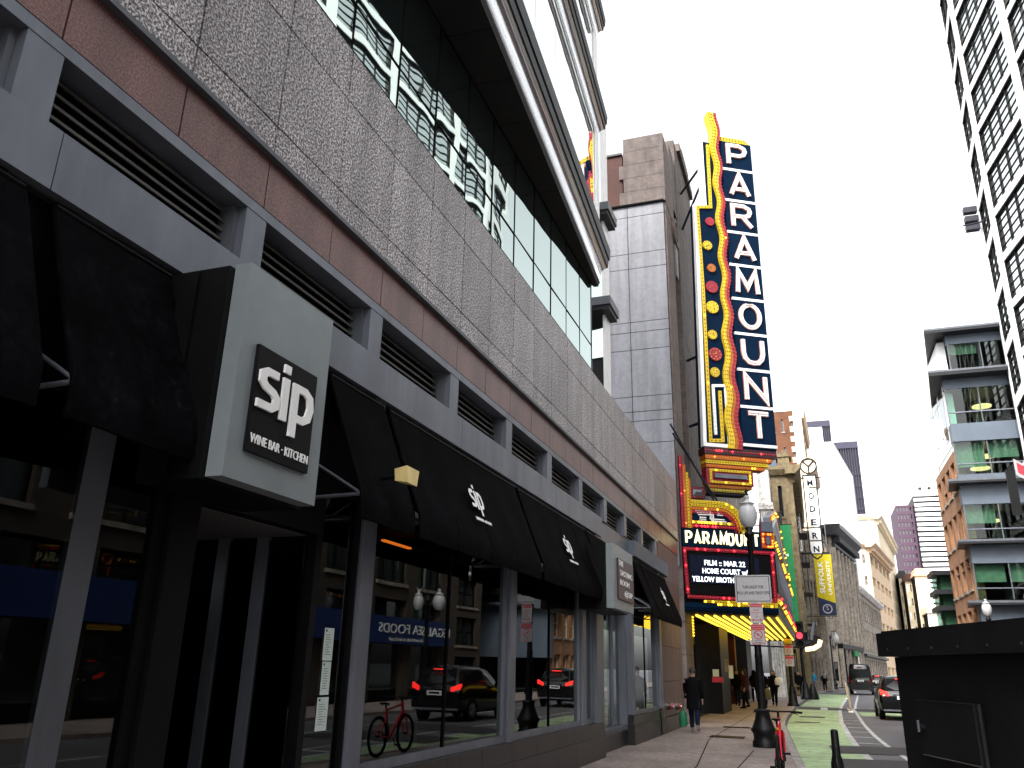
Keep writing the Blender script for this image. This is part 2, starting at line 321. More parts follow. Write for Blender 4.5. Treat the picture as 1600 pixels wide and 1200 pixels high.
def top(name, label, cat, loc=(0, 0, 0), group=None, rz=0):
    o = bpy.data.objects.new(name, None); COL.objects.link(o); o.location = loc; o.rotation_euler.z = rz; o.empty_display_size = .2
    o['label'] = label; o['category'] = cat
    if group: o['group'] = group
    return o
def tag(o, label, cat, group=None):
    o['label'] = label; o['category'] = cat
    if group: o['group'] = group
    return o
def setting(o): o['kind'] = 'structure'; return o
def dup(root, loc, rz=None, label=None, group=None):
    r = root.copy(); COL.objects.link(r); r.location = loc
    if rz is not None: r.rotation_euler.z = rz
    if label: r['label'] = label
    if group: r['group'] = group
    for ch in list(root.children):
        c = ch.copy(); COL.objects.link(c); c.parent = r
        for g in list(ch.children):
            d = g.copy(); COL.objects.link(d); d.parent = c
    return r
WIN = {}
def window(root, o, ang, w, h, frame='white', pane='pane', cols=1, rows=2, fw=.07, depth=.16, name='window', fd=.078, thin=1.0):
    """one sash window: frame with glazing bars and its pane set back"""
    k = (round(w, 2), round(h, 2), frame, pane, cols, rows, fw, depth, fd)
    if k not in WIN:
        mb = MB(); mb.box(-w/2, w/2, depth, depth+.02, 0, h, pane)
        for a, b in ((-w/2, -w/2+fw), (w/2-fw, w/2)): mb.box(a, b, depth-.002-fd, depth-.002, 0, h, frame)
        for a, b in ((0, fw), (h-fw, h)): mb.box(-w/2+fw, w/2-fw, depth-.002-fd, depth-.002, a, b, frame)
        for i in range(1, cols): mb.box(-w/2+w*i/cols-fw*.35, -w/2+w*i/cols+fw*.35, depth-max(.06, fd*.6), depth-.004, fw, h-fw, frame)
        for i in range(1, rows): mb.box(-w/2+fw, w/2-fw, depth-.055, depth-.006, h*i/rows-fw*.35*thin, h*i/rows+fw*.35*thin, frame)
        ob = mb.build(name); WIN[k] = ob.data; bpy.data.objects.remove(ob)
    o2 = bpy.data.objects.new(name, WIN[k]); COL.objects.link(o2); o2.parent = root
    o2.location = Vector(o)-parent_world(root); o2.rotation_euler.z = ang
    return o2
def facade(root, o, ang, W, z0, z1, nx, nz, ww, hh, wall, frame='white', pane='pane', cols=1, rows=2, depth=.3, name='wall', sill=None, lintel=None, zoff=None, skip=(), fw=.07, wn='window', back=.6, fd=.078, thin=1.0):
    """a wall with real openings: piers and spandrels round every window"""
    mb = MB(o, ang); bw = W/nx; sh = (z1-z0)/nz; zo = (sh-hh)/2 if zoff is None else zoff
    for i in range(nx+1):
        a = 0 if i == 0 else i*bw-(bw-ww)/2; b = W if i == nx else i*bw+(bw-ww)/2
        mb.box(a, b, -back, 0, z0, z1, wall)
    for i in range(nx):
        a = i*bw+(bw-ww)/2; b = a+ww; zz = z0
        for j in range(nz):
            s = z0+j*sh+zo
            mb.box(a, b, -back, 0, zz, s, wall); zz = s+hh
            if sill: mb.box(a-.1, b+.1, -.02, .09, s-.16, s-.003, sill)
            if lintel: mb.box(a-.12, b+.12, -.02, .07, s+hh+.003, s+hh+.3, lintel)
        mb.box(a, b, -back, 0, zz, z1, wall)
    mb.build(name, root)
    U = Vector((math.cos(ang), math.sin(ang), 0)); N = Vector((U.y, -U.x, 0))
    for i in range(nx):
        for j in range(nz):
            if (i, j) in skip: continue
            p = Vector(o)+U*(i*bw+bw/2)-N*0+Vector((0, 0, z0+j*sh+zo))
            window(root, p, ang, ww, hh, frame, pane, cols, rows, fw, depth, wn, fd, thin)
# ================================================================ SETTING
KERB = [(1.9, -14), (1.7, 2), (1.25, 6), (.7, 9.5), (.32, 11.8), (-.1, 14.2), (-.39, 17.35), (-.72, 22.4), (-1.22, 31), (-1.3, 36), (-1.25, 48), (-.85, 64.5), (-.08, 82.5), (2.46, 127.6), (9, 210), (40, 420)]
def offs(poly, d):
    out = []
    for i, p in enumerate(poly):
        a = Vector(poly[max(i-1, 0)]); b = Vector(poly[min(i+1, len(poly)-1)]); t = (b-a).normalized(); q = Vector(p)+Vector((t.y, -t.x))*d; out.append((q.x, q.y))
    return out
def strip(mb, A, B, z, m, z0=None):
    for i in range(len(A)-1):
        if z0 is None: mb.sheet([(*A[i], z), (*B[i], z), (*B[i+1], z), (*A[i+1], z)], m)
        else: mb.plate([A[i], B[i], B[i+1], A[i+1]], z0, z, m)
mb = MB(); mb.sheet([(-3000, -3000, -.20), (3000, -3000, -.20), (3000, 3000, -.20), (-3000, 3000, -.20)], 'ground'); setting(mb.build('ground'))
mb = MB(); strip(mb, offs(KERB, 0), offs(KERB, 7.4), -.075, 'asphalt'); road = setting(mb.build('road'))
mb = MB(); LFT = [(-4.3-(0 if y < 45 else 1.5), y) for x, y in KERB[:-3]]+[(-6, 127.6), (-2, 210), (30, 420)]
strip(mb, LFT, offs(KERB, -.16), .03, 'walk', -.2)
pv = setting(mb.build('pavement'))
mb = MB()
for (a, b) in (((-4.1, 11.2), (-.3, 11.2)), ((-4.1, 14.5), (-.45, 14.5)), ((-2.2, 16.2), (-2.72, 22.4)), ((-2.0, 5), (-2.2, 16.2)), ((-1.55, 8), (-1.48, 20.1)), ((-4.1, 18.6), (-.6, 18.6)), ((-2.72, 22.4), (-2.7, 40)), ((-4.1, 22.4), (-.9, 22.4)), ((-4.1, 26.6), (-1.1, 26.6)), ((-4.1, 31), (-1.3, 31)), ((-4.1, 36), (-1.5, 36))):
    d = (Vector(b)-Vector(a)).normalized()*.012; mb.sheet([(a[0]-d.y, a[1]+d.x, .034), (a[0]+d.y, a[1]-d.x, .034), (b[0]+d.y, b[1]-d.x, .034), (b[0]-d.y, b[1]+d.x, .034)], 'gap')
setting(mb.build('pavement_joints'))
mb = MB(); kl, kr = offs(KERB, -.16), offs(KERB, 0)
def resamp(poly, step):
    out = []; P_ = [Vector(p) for p in poly]
    for a, b in zip(P_[:-1], P_[1:]):
        n = max(1, int((b-a).length/step))
        for i in range(n): out.append(tuple(a+(b-a)*i/n))
    out.append(tuple(P_[-1])); return out
KS = resamp(KERB, 1.4); A_, B_ = offs(KS, -.16), offs(KS, 0)
for i in range(len(KS)-1):
    f = lambda P_, t: (P_[i][0]+(P_[i+1][0]-P_[i][0])*t, P_[i][1]+(P_[i+1][1]-P_[i][1])*t)
    mb.plate([f(A_, .006), f(B_, .006), f(B_, .994), f(A_, .994)], -.2, .04+random.uniform(-.004, .006), 'kerb')
setting(mb.build('kerb'))
RK = offs(KERB, 7.4); mb = MB(); strip(mb, RK, offs(KERB, 11.5), .03, 'walk', -.2); setting(mb.build('far_pavement'))
# lane markings
L1 = [(1.5, -12), (1.25, 6), (1.04, 18.2), (.87, 20.8), (.75, 24.4), (.7, 27.9), (.66, 35.2), (.85, 46.5), (1.1, 53.3), (2.44, 83.6), (5.2, 127)]
L2 = [(2.5, -12), (2.2, 6), (1.85, 18.2), (1.68, 20.8), (1.49, 24.9), (1.40, 29), (1.40, 35), (1.56, 46.5), (1.85, 54.1), (3.25, 85), (6, 127)]
def at_y(poly, y):
    for a, b in zip(poly[:-1], poly[1:]):
        if a[1] <= y <= b[1]: return a[0]+(b[0]-a[0])*(y-a[1])/(b[1]-a[1])
    return poly[-1][0]
ys = [-12, 0, 6, 9, 12, 15, 18.2, 20.8, 24.4, 27.9, 31, 35.2, 40, 46.5]
mb = MB(); strip(mb, [(at_y(KERB, y)+.06, y) for y in ys], [(at_y(L1, y), y) for y in ys], -.071, 'bike')
ys2 = [50.5, 55, 60, 66, 74, 82]; strip(mb, [(at_y(KERB, y)+.1, y) for y in ys2], [(at_y(L1, y), y) for y in ys2], -.071, 'bike')
mb.sheet([(1.65, 41.5, -.071), (3.6, 41.5, -.071), (3.6, 45.5, -.071), (1.65, 45.5, -.071)], 'bike'); setting(mb.build('green_bike_lane'))
mb = MB()
for Lx, ww in ((L1, .075), (L2, .06)):
    Q = [(at_y(Lx, y), y) for y in ys+ys2]; q1, q2 = offs(Q, -ww), offs(Q, ww)
    strip(mb, q1, q2, -.067, 'line')
y = 4.0
while y < 82:
    if not 46 < y < 51: mb.sheet([(at_y(L1, y)+.1, y, -.067), (at_y(L2, y)-.08, y, -.067), (at_y(L2, y)-.08, y+.16, -.067), (at_y(L1, y)+.1, y+.16, -.067)], 'line')
    y += 2.35
for y, a, b in ((51, -.8, 3.6), (45.6, -1.0, .7), (45.7, 1.7, 3.6), (88, .6, 5.5), (41.3, 1.7, 3.6)): mb.sheet([(a, y, -.066), (b, y, -.066), (b, y+.16, -.066), (a, y+.16, -.066)], 'line')
for x in (-.05, 1.25): mb.sheet([(x, 46.6, -.062), (x+.34, 46.6, -.062), (x+.34, 49.3, -.062), (x, 49.3, -.062)], 'line')
for x, y, k in ((-.35, 40.5, 1), (-.2, 57, .9)):      # worn cyclist marking
    mb.sheet([(x-.25*k, y, -.066), (x+.25*k, y, -.066), (x+.25*k, y+.35, -.066), (x-.25*k, y+.35, -.066)], 'line'); mb.sheet([(x-.55*k, y-2.2, -.066), (x+.5*k, y-2.2, -.066), (x+.5*k, y-1.9, -.066), (x-.55*k, y-1.9, -.066)], 'line')
mb.sheet([(2.2, 20.3, -.066), (4.4, 20.3, -.066), (4.4, 20.55, -.066), (2.2, 20.55, -.066)], 'line')
for x in (4.2,): strip(mb, [(x, q) for q in (-12, 20, 42)], [(x+.12, q) for q in (-12, 20, 42)], -.066, 'line')
setting(mb.build('lane_markings'))
mb = MB()
for pts in ([(.09, 23.9), (3.9, 24.9), (3.9, 22.6), (.17, 21.7)], [(.18, 20.4), (3.9, 21.2), (3.9, 18.7), (.3, 18.5)], [(-1.1, 46.7), (3.7, 46.7), (3.7, 49.2), (-1.1, 49.2)], [(-.9, 38), (.1, 38.3), (.1, 39.2), (-.9, 39)], [(-1.0, 34), (-.1, 34.3), (-.1, 34.7), (-1.0, 34.6)]):
    mb.sheet([(a, b, -.063) for a, b in pts], 'patch')
setting(mb.build('asphalt_patches'))
# grates
def grate(x, y, w, d, label, bars):
    t = top('pavement_grate', label, 'grate', (x, y, .03)); m_ = MB(); m_.box(x-w/2, x+w/2, y-d/2, y+d/2, .031, .036, 'gap'); m_.build('pit', t)
    m_ = MB()
    for i in range(bars+1): xx = x-w/2+w*i/bars; m_.box(xx-.012, xx+.012, y-d/2, y+d/2, .037, .046, 'iron')
    for yy in (y-d/2, y+d/2): m_.box(x-w/2, x+w/2, yy-.02, yy+.02, .0375, .048, 'iron')
    m_.build('grating', t)
grate(-2.38, 23.6, .86, .5, 'slotted iron grate set in the pavement nearer the camera', 16)
grate(-2.5, 27.75, .8, .34, 'narrow dark grate in the pavement just behind the slotted one', 3)
# ================================================================ NEAR LEFT BUILDING  (u = along the street, n = out from the wall)
FX = -4.07
def LB(): return MB((FX, 0, 0), R(90))
lb = top('office_building', 'long speckled granite office building with black awnings, louvres and a projecting glass upper storey', 'building', (FX, 10, 0))
J = [3.93+1.04*i for i in range(-11, 24)]; J[-1] = 28.0
m = LB(); m.box(-7.5, 28, -.5, -.06, 5.25, 7.8, 'gap')
for a, b in zip(J[:-1], J[1:]):
    for z0, z1 in ((5.83, 6.12), (6.12, 7.2), (7.2, 7.82)): m.box(a+.009, b-.009, -.06, -.003*random.random(), z0+.009, z1-.009, random.choice(('granite', 'granite', 'granite1', 'granite2')))
m.build('granite_cladding', lb)
m = LB()
for a, b in zip(J[:-1], J[1:]): m.box(a+.007, b-.007, -.06, -.03-.003*random.random(), 5.285, 5.775, 'red')
m.build('red_granite_band', lb)
m = LB(); m.box(-7.5, 28, -.058, .035, 5.779, 5.825, 'silverd'); m.box(-7.5, 28, -.058, .012, 5.827, 5.836, 'gap'); m.build('drip_ledge', lb)
m = LB(); m.box(-7.5, 23.95, -.22, .02, 5.16, 5.25, 'silver'); m.box(-7.5, 23.95, -.22, 0, 5.251, 5.277, 'gap'); m.build('head_rail', lb)
posts = [2.9+2.075*i for i in range(-5, 11)]
for a in posts:
    m = LB(); m.box(a-.26, a, -.22, .015, 4.655, 5.158, 'silver'); m.box(a-.31, a-.262, -.22, -.06, 4.655, 5.158, 'silverd'); m.build('louvre_post', lb)
for a, b in zip(posts[:-1], posts[1:]):
    m = LB(); m.box(a-.3, b, -.26, -.225, 4.64, 5.16, 'gap')
    for k in range(6): z = 4.675+k*.083; m.profile([(-.222, z+.045), (-.215, z+.05), (-.15, z+.022), (-.15, z), (-.16, z)], a+.002, b-.315, 'slat')
    m.build('louvre', lb)
m = LB()
ej = [-7.5, 2.98, 9.2, 11.3, 13.4, 16.75]
for a, b in zip(ej[:-1], ej[1:]): m.box(a+.004, b-.004, -.36, .06, 4.25, 4.65, 'silver')
m.box(-7.5, 16.7, -.34, -.01, 4.235, 4.247, 'finside'); m.build('fascia_beam', lb)
m = LB(); m.box(19.9, 22.4, -.36, .12, 4.27, 4.645, 'bluegrey'); m.box(22.41, 24.9, -.36, .12, 4.27, 4.645, 'bluegrey'); m.box(16.76, 19.89, -.36, -.04, 4.25, 4.65, 'silver'); m.build('fascia_beam', lb)
# shopfront: columns, panels above the glass, plinth
cols = [(-2.0, -1.7), (2.55, 2.75), (3.735, 3.935), (4.45, 4.72), (6.3, 6.36), (7.06, 7.28), (11.36, 11.61), (15.37, 15.62), (16.3, 16.86), (19.72, 19.95), (23.5, 23.78)]
for a, b in cols:
    m = LB(); m.box(a, b, -.13, (-.084 if a == 3.735 else .0 if b < 16 else .036) if b-a > .1 else -.04, .03 if b < 7 else .67, 4.248, 'silver' if b > 7 else 'silverd' if a == 3.735 else 'black'); m.build('shopfront_column', lb)
for a, b in ((-7.5, -2.0), (-1.7, 2.55), (2.75, 4.45), (4.72, 7.04), (7.3, 11.33), (11.64, 15.34), (15.64, 16.3), (19.95, 23.5)):
    m = LB(); m.box(a, b, -.14, -.06, 3.22, 4.248, 'black'); m.build('transom_panel', lb)
m = LB()
for a in [7.04+1.1*i for i in range(9)]: m.box(a+.004, min(a+1.096, 16.88), -.3, .05, -.05, .42, 'darkstone'); m.box(a+.004, min(a+1.096, 16.88), -.3, .03, .424, .665, 'darkstone')
m.build('plinth', lb); m = LB()
for a in (19.72, 20.9, 22.1, 23.1): m.box(a+.004, min(a+1.17, 23.92), -.3, .05, -.05, .44, 'darkstone'); m.box(a+.004, min(a+1.17, 23.92), -.3, .03, .444, .64, 'darkstone')
m.build('plinth', lb); m = LB()
m.box(16.9, 19.71, -.95, -.14, -.05, .36, 'darkstone'); m.box(16.9, 19.71, -.95, -.10, .364, .455, 'silverd'); m.build('plinth', lb); m = LB()
for a in (-7.5, -6, -4.5, -3, -1.5, 0, 1.5, 3.0): m.box(a+.004, a+1.49 if a < 3 else 4.6, -.3, .04, -.05, .3, 'darkstone')
m.build('plinth', lb)
def shopwin(a, b, z0, z1, split=(), n=-.06, fr=.075):
    m = LB(); m.box(a, a+fr, n-.07, n+.02, z0, z1, 'silver' if a > 7 else 'black'); m.box(b-fr, b, n-.07, n+.02, z0, z1, 'silver' if a > 7 else 'black'); m.box(a+fr, b-fr, n-.07, n+.02, z0, z0+.085, 'silver' if a > 7 else 'black'); m.box(a+fr, b-fr, n-.07, n+.018, z1-.06, z1, 'silver' if a > 7 else 'black')
    for s_ in split: m.box(s_-.012, s_+.012, n-.045, n-.01, z0+.086, z1-.061, 'gap')
    f = m.build('shop_window', lb); m = LB(); m.sheet([(a+fr, n-.03, z0+.085), (b-fr, n-.03, z0+.085), (b-fr, n-.03, z1-.06), (a+fr, n-.03, z1-.06)], 'shopglass'); m.build('pane', f)
shopwin(-7.4, -2.0, .3, 3.22, (-5,)); shopwin(-1.7, 2.55, .3, 3.22, (.4,)); shopwin(2.75, 4.45, .3, 3.22)
shopwin(6.36, 7.04, .3, 3.22, fr=.03)
shopwin(7.3, 11.33, .67, 3.22, (9.35,)); shopwin(11.64, 15.34, .67, 3.22, (13.5,)); shopwin(15.64, 16.3, .67, 3.22, fr=.05); shopwin(19.95, 23.5, .645, 3.22, (21.8,))
# tasting-room bay, set back from the wall
m = LB(); m.box(16.9, 16.96, -.34, -.1, .46, 4.2, 'silverd'); m.box(19.6, 19.71, -.34, -.1, .46, 4.2, 'silver'); m.box(18.75, 18.82, -.30, -.22, .46, 3.0, 'silver'); m.box(16.97, 19.59, -.34, -.08, 2.95, 3.2, 'black'); m.box(16.97, 19.59, -.34, -.12, 3.21, 4.24, 'black')
f = m.build('shop_window', lb); m = LB(); m.sheet([(16.96, -.27, .46), (19.6, -.27, .46), (19.6, -.27, 2.95), (16.96, -.27, 2.95)], 'shopglass'); m.build('pane', f)
# entrance recess
m = LB(); m.plate([(4.72, -.16), (6.3, -.16), (6.34, -2.4), (4.72, -2.4)], 2.72, 2.75, 'ceil'); m.box(4.72, 6.3, -.15, -.02, 2.725, 4.24, 'black')
m.box(4.66, 4.715, -2.4, -.17, .03, 2.72, 'black'); m.build('entrance_canopy', lb)
m = LB(); m.lathe([(.11, 2.70), (.115, 2.719), (.075, 2.719)], (5.67, -1.03), 'silverd'); f = m.build('downlight', lb); m = LB(); m.lathe([(.001, 2.708), (.07, 2.708), (.07, 2.716), (.001, 2.716)], (5.67, -1.03), 'headl'); m.build('lens', f)
m = LB()
for a in (-1.05, -.62): m.box(6.3, 6.36, a-.06, a+.06, .03, 2.72, 'silver')
for u in (4.75, 5.5, 6.2): m.box(u, u+.08, -2.36, -2.28, .03, 2.718, 'silver')
m.box(4.83, 6.2, -2.34, -2.30, 2.3, 2.38, 'silverd'); f = m.build('entrance_door', lb)
m = LB(); m.box(6.32, 6.34, -2.3, -.18, .05, 2.70, 'shopglass'); m.box(4.75, 6.3, -2.33, -2.31, .05, 2.3, 'shopglass'); m.build('pane', f); m = LB(); m.tube([(5.55, -2.2, .8), (5.55, -2.2, 1.6)], .018, 'silver'); m.build('handle', f)
# rooms behind the glass
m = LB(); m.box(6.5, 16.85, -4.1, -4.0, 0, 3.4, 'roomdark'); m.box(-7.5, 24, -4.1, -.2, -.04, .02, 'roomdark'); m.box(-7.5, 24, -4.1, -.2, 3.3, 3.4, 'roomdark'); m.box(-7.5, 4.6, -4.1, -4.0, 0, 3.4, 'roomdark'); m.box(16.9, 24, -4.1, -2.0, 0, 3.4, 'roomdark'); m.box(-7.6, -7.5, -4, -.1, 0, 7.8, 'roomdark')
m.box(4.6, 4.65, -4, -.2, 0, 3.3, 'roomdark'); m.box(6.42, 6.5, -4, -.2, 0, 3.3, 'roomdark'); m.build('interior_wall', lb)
m = LB()
for a, b, n in ((17.2, 17.75, -.85), (18.3, 19.0, -.85), (.2, .9, -.6), (2.8, 3.2, -.7)):
    w_ = b-a; m.rings([[(a+w_*i/14, n+.05*math.sin(i*2.1), z) for i in range(15)]+[(a+w_*i/14, n-.08+.05*math.sin(i*2.1), z) for i in range(14, -1, -1)] for z in (.05, 1.2, 2.95)], 'curtain')
m.build('curtain', lb)
m = LB(); p = PX(598, 841, -5.2); q = PX(640, 857, -5.2); m.box(p.y, q.y, -1.15, -1.1, q.z-.012, q.z+.012, 'orangebar'); m.build('lit_bar', lb)
# red stone end bay
m = LB()
zc = [-.05, .42, 1.35, 2.3, 3.25, 4.2, 5.25]
for i in range(6):
    yy = [23.95, 25.25, 26.6, 27.85] if i % 2 else [23.95, 24.7, 26.0, 27.3, 27.85]
    for a, b in zip(yy[:-1], yy[1:]): m.box(a+.006, b-.006, -.3, -.02 if i else .05, zc[i]+.008, zc[i+1]-.008, 'redblock' if i else 'darkstone')
m.box(23.95, 27.85, -.4, -.31, 0, 5.25, 'gap'); m.build('red_stone_pier', lb)
# strip window
m = LB(); m.box(-7.5, 16.4, -.08, -.02, 7.825, 7.86, 'gap'); 
for j in J:
    if j < 16.4: m.box(j-.009, j+.009, -.06, -.022, 7.86, 9.985, 'gap')
m.box(-7.5, 16.4, -.06, -.0215, 8.43, 8.452, 'gap'); f = m.build('strip_window', lb)
m = LB()
for a, b in zip(J[:-1], J[1:]):
    if a > 16: continue
    b = min(b, 16.4)-.008; a += .008; e = random.uniform(-.004, .004); g_ = random.uniform(-.004, .004)
    for z0, z1 in ((7.86, 8.43), (8.452, 9.985)): m.sheet([(a, -.03+e, z0), (b, -.03-e, z0), (b, -.03-e+g_, z1), (a, -.03+e+g_, z1)], 'mirror')
m.build('pane', f)
m = LB(); m.box(-7.5, 16.4, -6, -.5, 7.8, 9.98, 'roomdark'); m.box(16.38, 16.42, -.5, -.02, 7.8, 9.98, 'silverd'); m.build('interior_wall', lb)
m = LB(); m.box(16.5, 28, -1.5, -.07, 7.75, 7.8, 'silverd'); m.box(16.5, 28, -.5, -.45, 7.8, 7.84, 'gap'); m.build('parapet_coping', lb)
# projecting upper storeys, turned 3.7 degrees to the street
TA = R(93.66); T0 = (-3.97, 16.63, 0)
def UB(): return MB(T0, TA)
def soff(u):   # n of the shop wall below, seen in the turned frame
    return -.10+.064*u*1.0
zl = [9.99, 13.9, 16.95, 20.3, 23.6, 26.9]
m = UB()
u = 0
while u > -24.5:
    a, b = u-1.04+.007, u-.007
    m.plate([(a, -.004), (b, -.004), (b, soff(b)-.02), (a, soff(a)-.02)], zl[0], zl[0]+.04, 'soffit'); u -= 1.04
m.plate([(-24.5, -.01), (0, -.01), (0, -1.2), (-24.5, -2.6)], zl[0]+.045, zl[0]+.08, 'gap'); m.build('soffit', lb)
def arc(cn, cz, r, a0, a1, k=10): return [(cn+r*math.cos(R(a0+(a1-a0)*i/k)), cz+r*math.sin(R(a0+(a1-a0)*i/k))) for i in range(k+1)]
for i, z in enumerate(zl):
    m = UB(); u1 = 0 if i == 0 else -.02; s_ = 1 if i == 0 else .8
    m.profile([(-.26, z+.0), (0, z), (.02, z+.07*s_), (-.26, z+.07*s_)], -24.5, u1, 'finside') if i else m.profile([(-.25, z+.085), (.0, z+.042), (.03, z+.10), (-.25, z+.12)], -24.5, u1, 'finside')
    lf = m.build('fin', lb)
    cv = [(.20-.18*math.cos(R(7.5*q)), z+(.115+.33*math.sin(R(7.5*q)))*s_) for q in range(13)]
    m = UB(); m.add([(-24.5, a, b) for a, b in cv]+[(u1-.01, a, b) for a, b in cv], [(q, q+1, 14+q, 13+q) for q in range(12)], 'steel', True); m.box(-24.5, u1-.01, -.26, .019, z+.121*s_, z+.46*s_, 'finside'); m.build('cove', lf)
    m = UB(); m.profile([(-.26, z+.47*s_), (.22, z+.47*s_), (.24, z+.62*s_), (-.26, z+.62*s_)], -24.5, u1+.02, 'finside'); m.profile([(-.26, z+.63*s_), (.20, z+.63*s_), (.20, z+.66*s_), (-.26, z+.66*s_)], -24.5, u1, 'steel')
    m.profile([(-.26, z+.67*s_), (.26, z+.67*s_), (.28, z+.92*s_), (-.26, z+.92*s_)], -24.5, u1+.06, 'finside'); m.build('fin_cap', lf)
m = UB()
for a, b in zip(zl, zl[1:]+[29.5]):
    for k in range(16): m.sheet([(-.03-1.52*k, .015, a+.75), (-1.52*k-1.53, .015, a+.75), (-1.52*k-1.53, .015, b+.01), (-.03-1.52*k, .015, b+.01)], 'mirrorup')
    m.box(-24.4, -.03, -.255, .0, a+.93, b, 'gap')
m.sheet([(-.025, .01, 10.95), (-.025, -7, 10.95), (-.025, -7, 29.5), (-.025, .01, 29.5)], 'mirrorup'); m.box(-.42, -.03, .02, .05, 10.95, 29.4, 'white'); m.build('upper_glazing', lb)
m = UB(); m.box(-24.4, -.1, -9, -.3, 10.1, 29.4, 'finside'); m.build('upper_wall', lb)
# glass stair bay beyond the tip
m = MB(); m.box(-8, -4.66, 20, 20.5, 7.81, 17.2, 'mirrorup'); m.box(-4.67, -4.60, 19.97, 20.55, 7.82, 17.25, 'white'); f = m.build('stair_bay', lb)
for z in (10.8, 13.72):
    m = MB(); m.box(-8.2, -4.40, 19.6, 20.6, z, z+.12, 'finside'); m.box(-8.2, -4.36, 19.55, 20.65, z+.123, z+.36, 'silverd'); m.build('bay_ledge', f)
# ---------------------------------------------------------------- awnings
def stroke_logo(mb, u, n, z, h, md, ext=.012, sub=None, subh=.07, subw=None, kx=1.0):
    """the wine bar's rounded s-i-p lettering; h = height of the p from baseline to top"""
    s = h; w = .17*h; b0 = len(mb.v)
    S_ = [(.44, .86), (.20, .86), (.10, .78), (.10, .62), (.18, .53), (.36, .46), (.44, .37), (.44, .21), (.34, .12), (.02, .12)]
    mb.stroke([(u-.86*s+a*s*1.15, z+b*s) for a, b in S_], w, n, n+ext, md)
    mb.stroke([(u-.14*s, z+.92*s), (u-.14*s, z-.02*s)], w, n, n+ext*1.02, md); mb.stroke([(u-.14*s, z+1.22*s), (u-.14*s, z+1.04*s)], w, n, n+ext, md)
    mb.stroke([(u+.14*s, z-.28*s), (u+.14*s, z+.92*s)], w, n, n+ext*1.02, md)
    mb.stroke([(u+.14*s, z+.84*s), (u+.42*s, z+.84*s), (u+.56*s, z+.74*s), (u+.60*s, z+.5*s), (u+.54*s, z+.26*s), (u+.40*s, z+.16*s), (u+.14*s, z+.16*s)], w, n, n+ext, md)
    for i in range(b0, len(mb.v)): d_ = (mb.v[i]-mb.w(u, 0, 0)).dot(mb.U); mb.v[i] = mb.v[i]+mb.U*(d_*(kx-1))
    if sub: mb.text(sub, u-.02*s, n, z-.62*s, subh, md, ext, .02, width=subw)
def awning(a, b, label, logo=False):
    t = top('awning', label, 'awning', (FX+.4, (a+b)/2, 3), 'black canvas awnings over the shopfront')
    zt, zb, nb = 4.22, 3.06, .47
    m = LB(); nu = max(4, int((b-a)/.25)); g = [.0, .25, .5, .75, 1.0]
    rows = []
    for k, q in enumerate(g): rows.append([(a+(b-a)*i/nu, .02+(nb-.02)*q+.012*math.sin(q*math.pi)*math.sin(i*1.7), zt+(zb-zt)*q-.02*math.sin(q*math.pi)-.008*math.sin(q*3.1)*math.cos(i*2.3)) for i in range(nu+1)])
    rows.append([(p[0], nb+.012, zb-.115+.005*math.sin(i*2.9)) for i, p in enumerate(rows[-1])]); rows.append([(p[0], nb+.004+.008*math.sin(i*1.3), zb-.225+.006*math.sin(i*2)) for i, p in enumerate(rows[-2])])
    pts = [p for r in rows for p in r]; k = nu+1
    m.add(pts, [(i*k+j, i*k+j+1, (i+1)*k+j+1, (i+1)*k+j) for i in range(len(rows)-1) for j in range(nu)], 'fabric', True)
    pts2 = [(p[0], p[1]-.012, p[2]-.006) for p in pts]; m.add(pts2, [(i*k+j, i*k+j+1, (i+1)*k+j+1, (i+1)*k+j) for i in range(len(rows)-1) for j in range(nu)], 'fabric', True)
    m.build('canopy', t)
    m = LB(); m.tube([(a+.02, nb-.03, zb-.01), (b-.02, nb-.03, zb-.01)], .016, 'silver'); 
    for u in (a+.05, b-.05): m.tube([(u, -.02, zb-.02), (u, nb-.03, zb-.01)], .017, 'silver'); m.tube([(u, -.03, zb+.28), (u, nb-.035, zb)], .014, 'silver')
    m.build('frame', t)
    for u in [a+.02+(b-a-.04)*q/max(1, round((b-a)/1.0)) for q in range(max(1, round((b-a)/1.0))+1)]:
        m = LB(); m.rings([[(u-.006, .02+(nb-.02)*q+.003, zt+(zb-zt)*q-.02*math.sin(q*math.pi)+.004), (u+.006, .02+(nb-.02)*q+.003, zt+(zb-zt)*q-.02*math.sin(q*math.pi)+.004), (u+.006, .02+(nb-.02)*q-.004, zt+(zb-zt)*q-.02*math.sin(q*math.pi)-.004), (u-.006, .02+(nb-.02)*q-.004, zt+(zb-zt)*q-.02*math.sin(q*math.pi)-.004)] for q in (0, .25, .5, .75, 1)]+[[(u-.006, nb+.016, zb-.21), (u+.006, nb+.016, zb-.21), (u+.006, nb+.004, zb-.21), (u-.006, nb+.004, zb-.21)]], 'fabric', smooth=False); m.build('seam', t)
    m = LB(); m.tube([(a+.02, .03, zt-.03), (b-.02, .03, zt-.03)], .018, 'black'); m.build('head_rod', t)
    if logo:
        sl_ = math.atan2(zt-zb, nb-.02); uc = (a+b)/2
        m = LB(); stroke_logo(m, uc-.1, 0, 0, .27, 'white', .004, 'WINE BAR - KITCHEN', .05, .5)
        o0 = Vector((FX, 0, 0)); q = .66; base_n = .02+(nb-.02)*q+.035; base_z = zt+(zb-zt)*q
        tl = math.atan2(nb-.02, zt-zb)
        nv = []
        for p in m.v:
            uu = p.y; nn = p.x-FX; zz = p.z; nv.append(Vector((FX+base_n+nn*math.cos(tl)-zz*math.sin(tl), uu, base_z+zz*math.cos(tl)+nn*math.sin(tl))))
        m.v = nv; m.build('logo', t)
    return t
awning(-1.2, 2.86, 'black awning cut by the left edge of the photo')
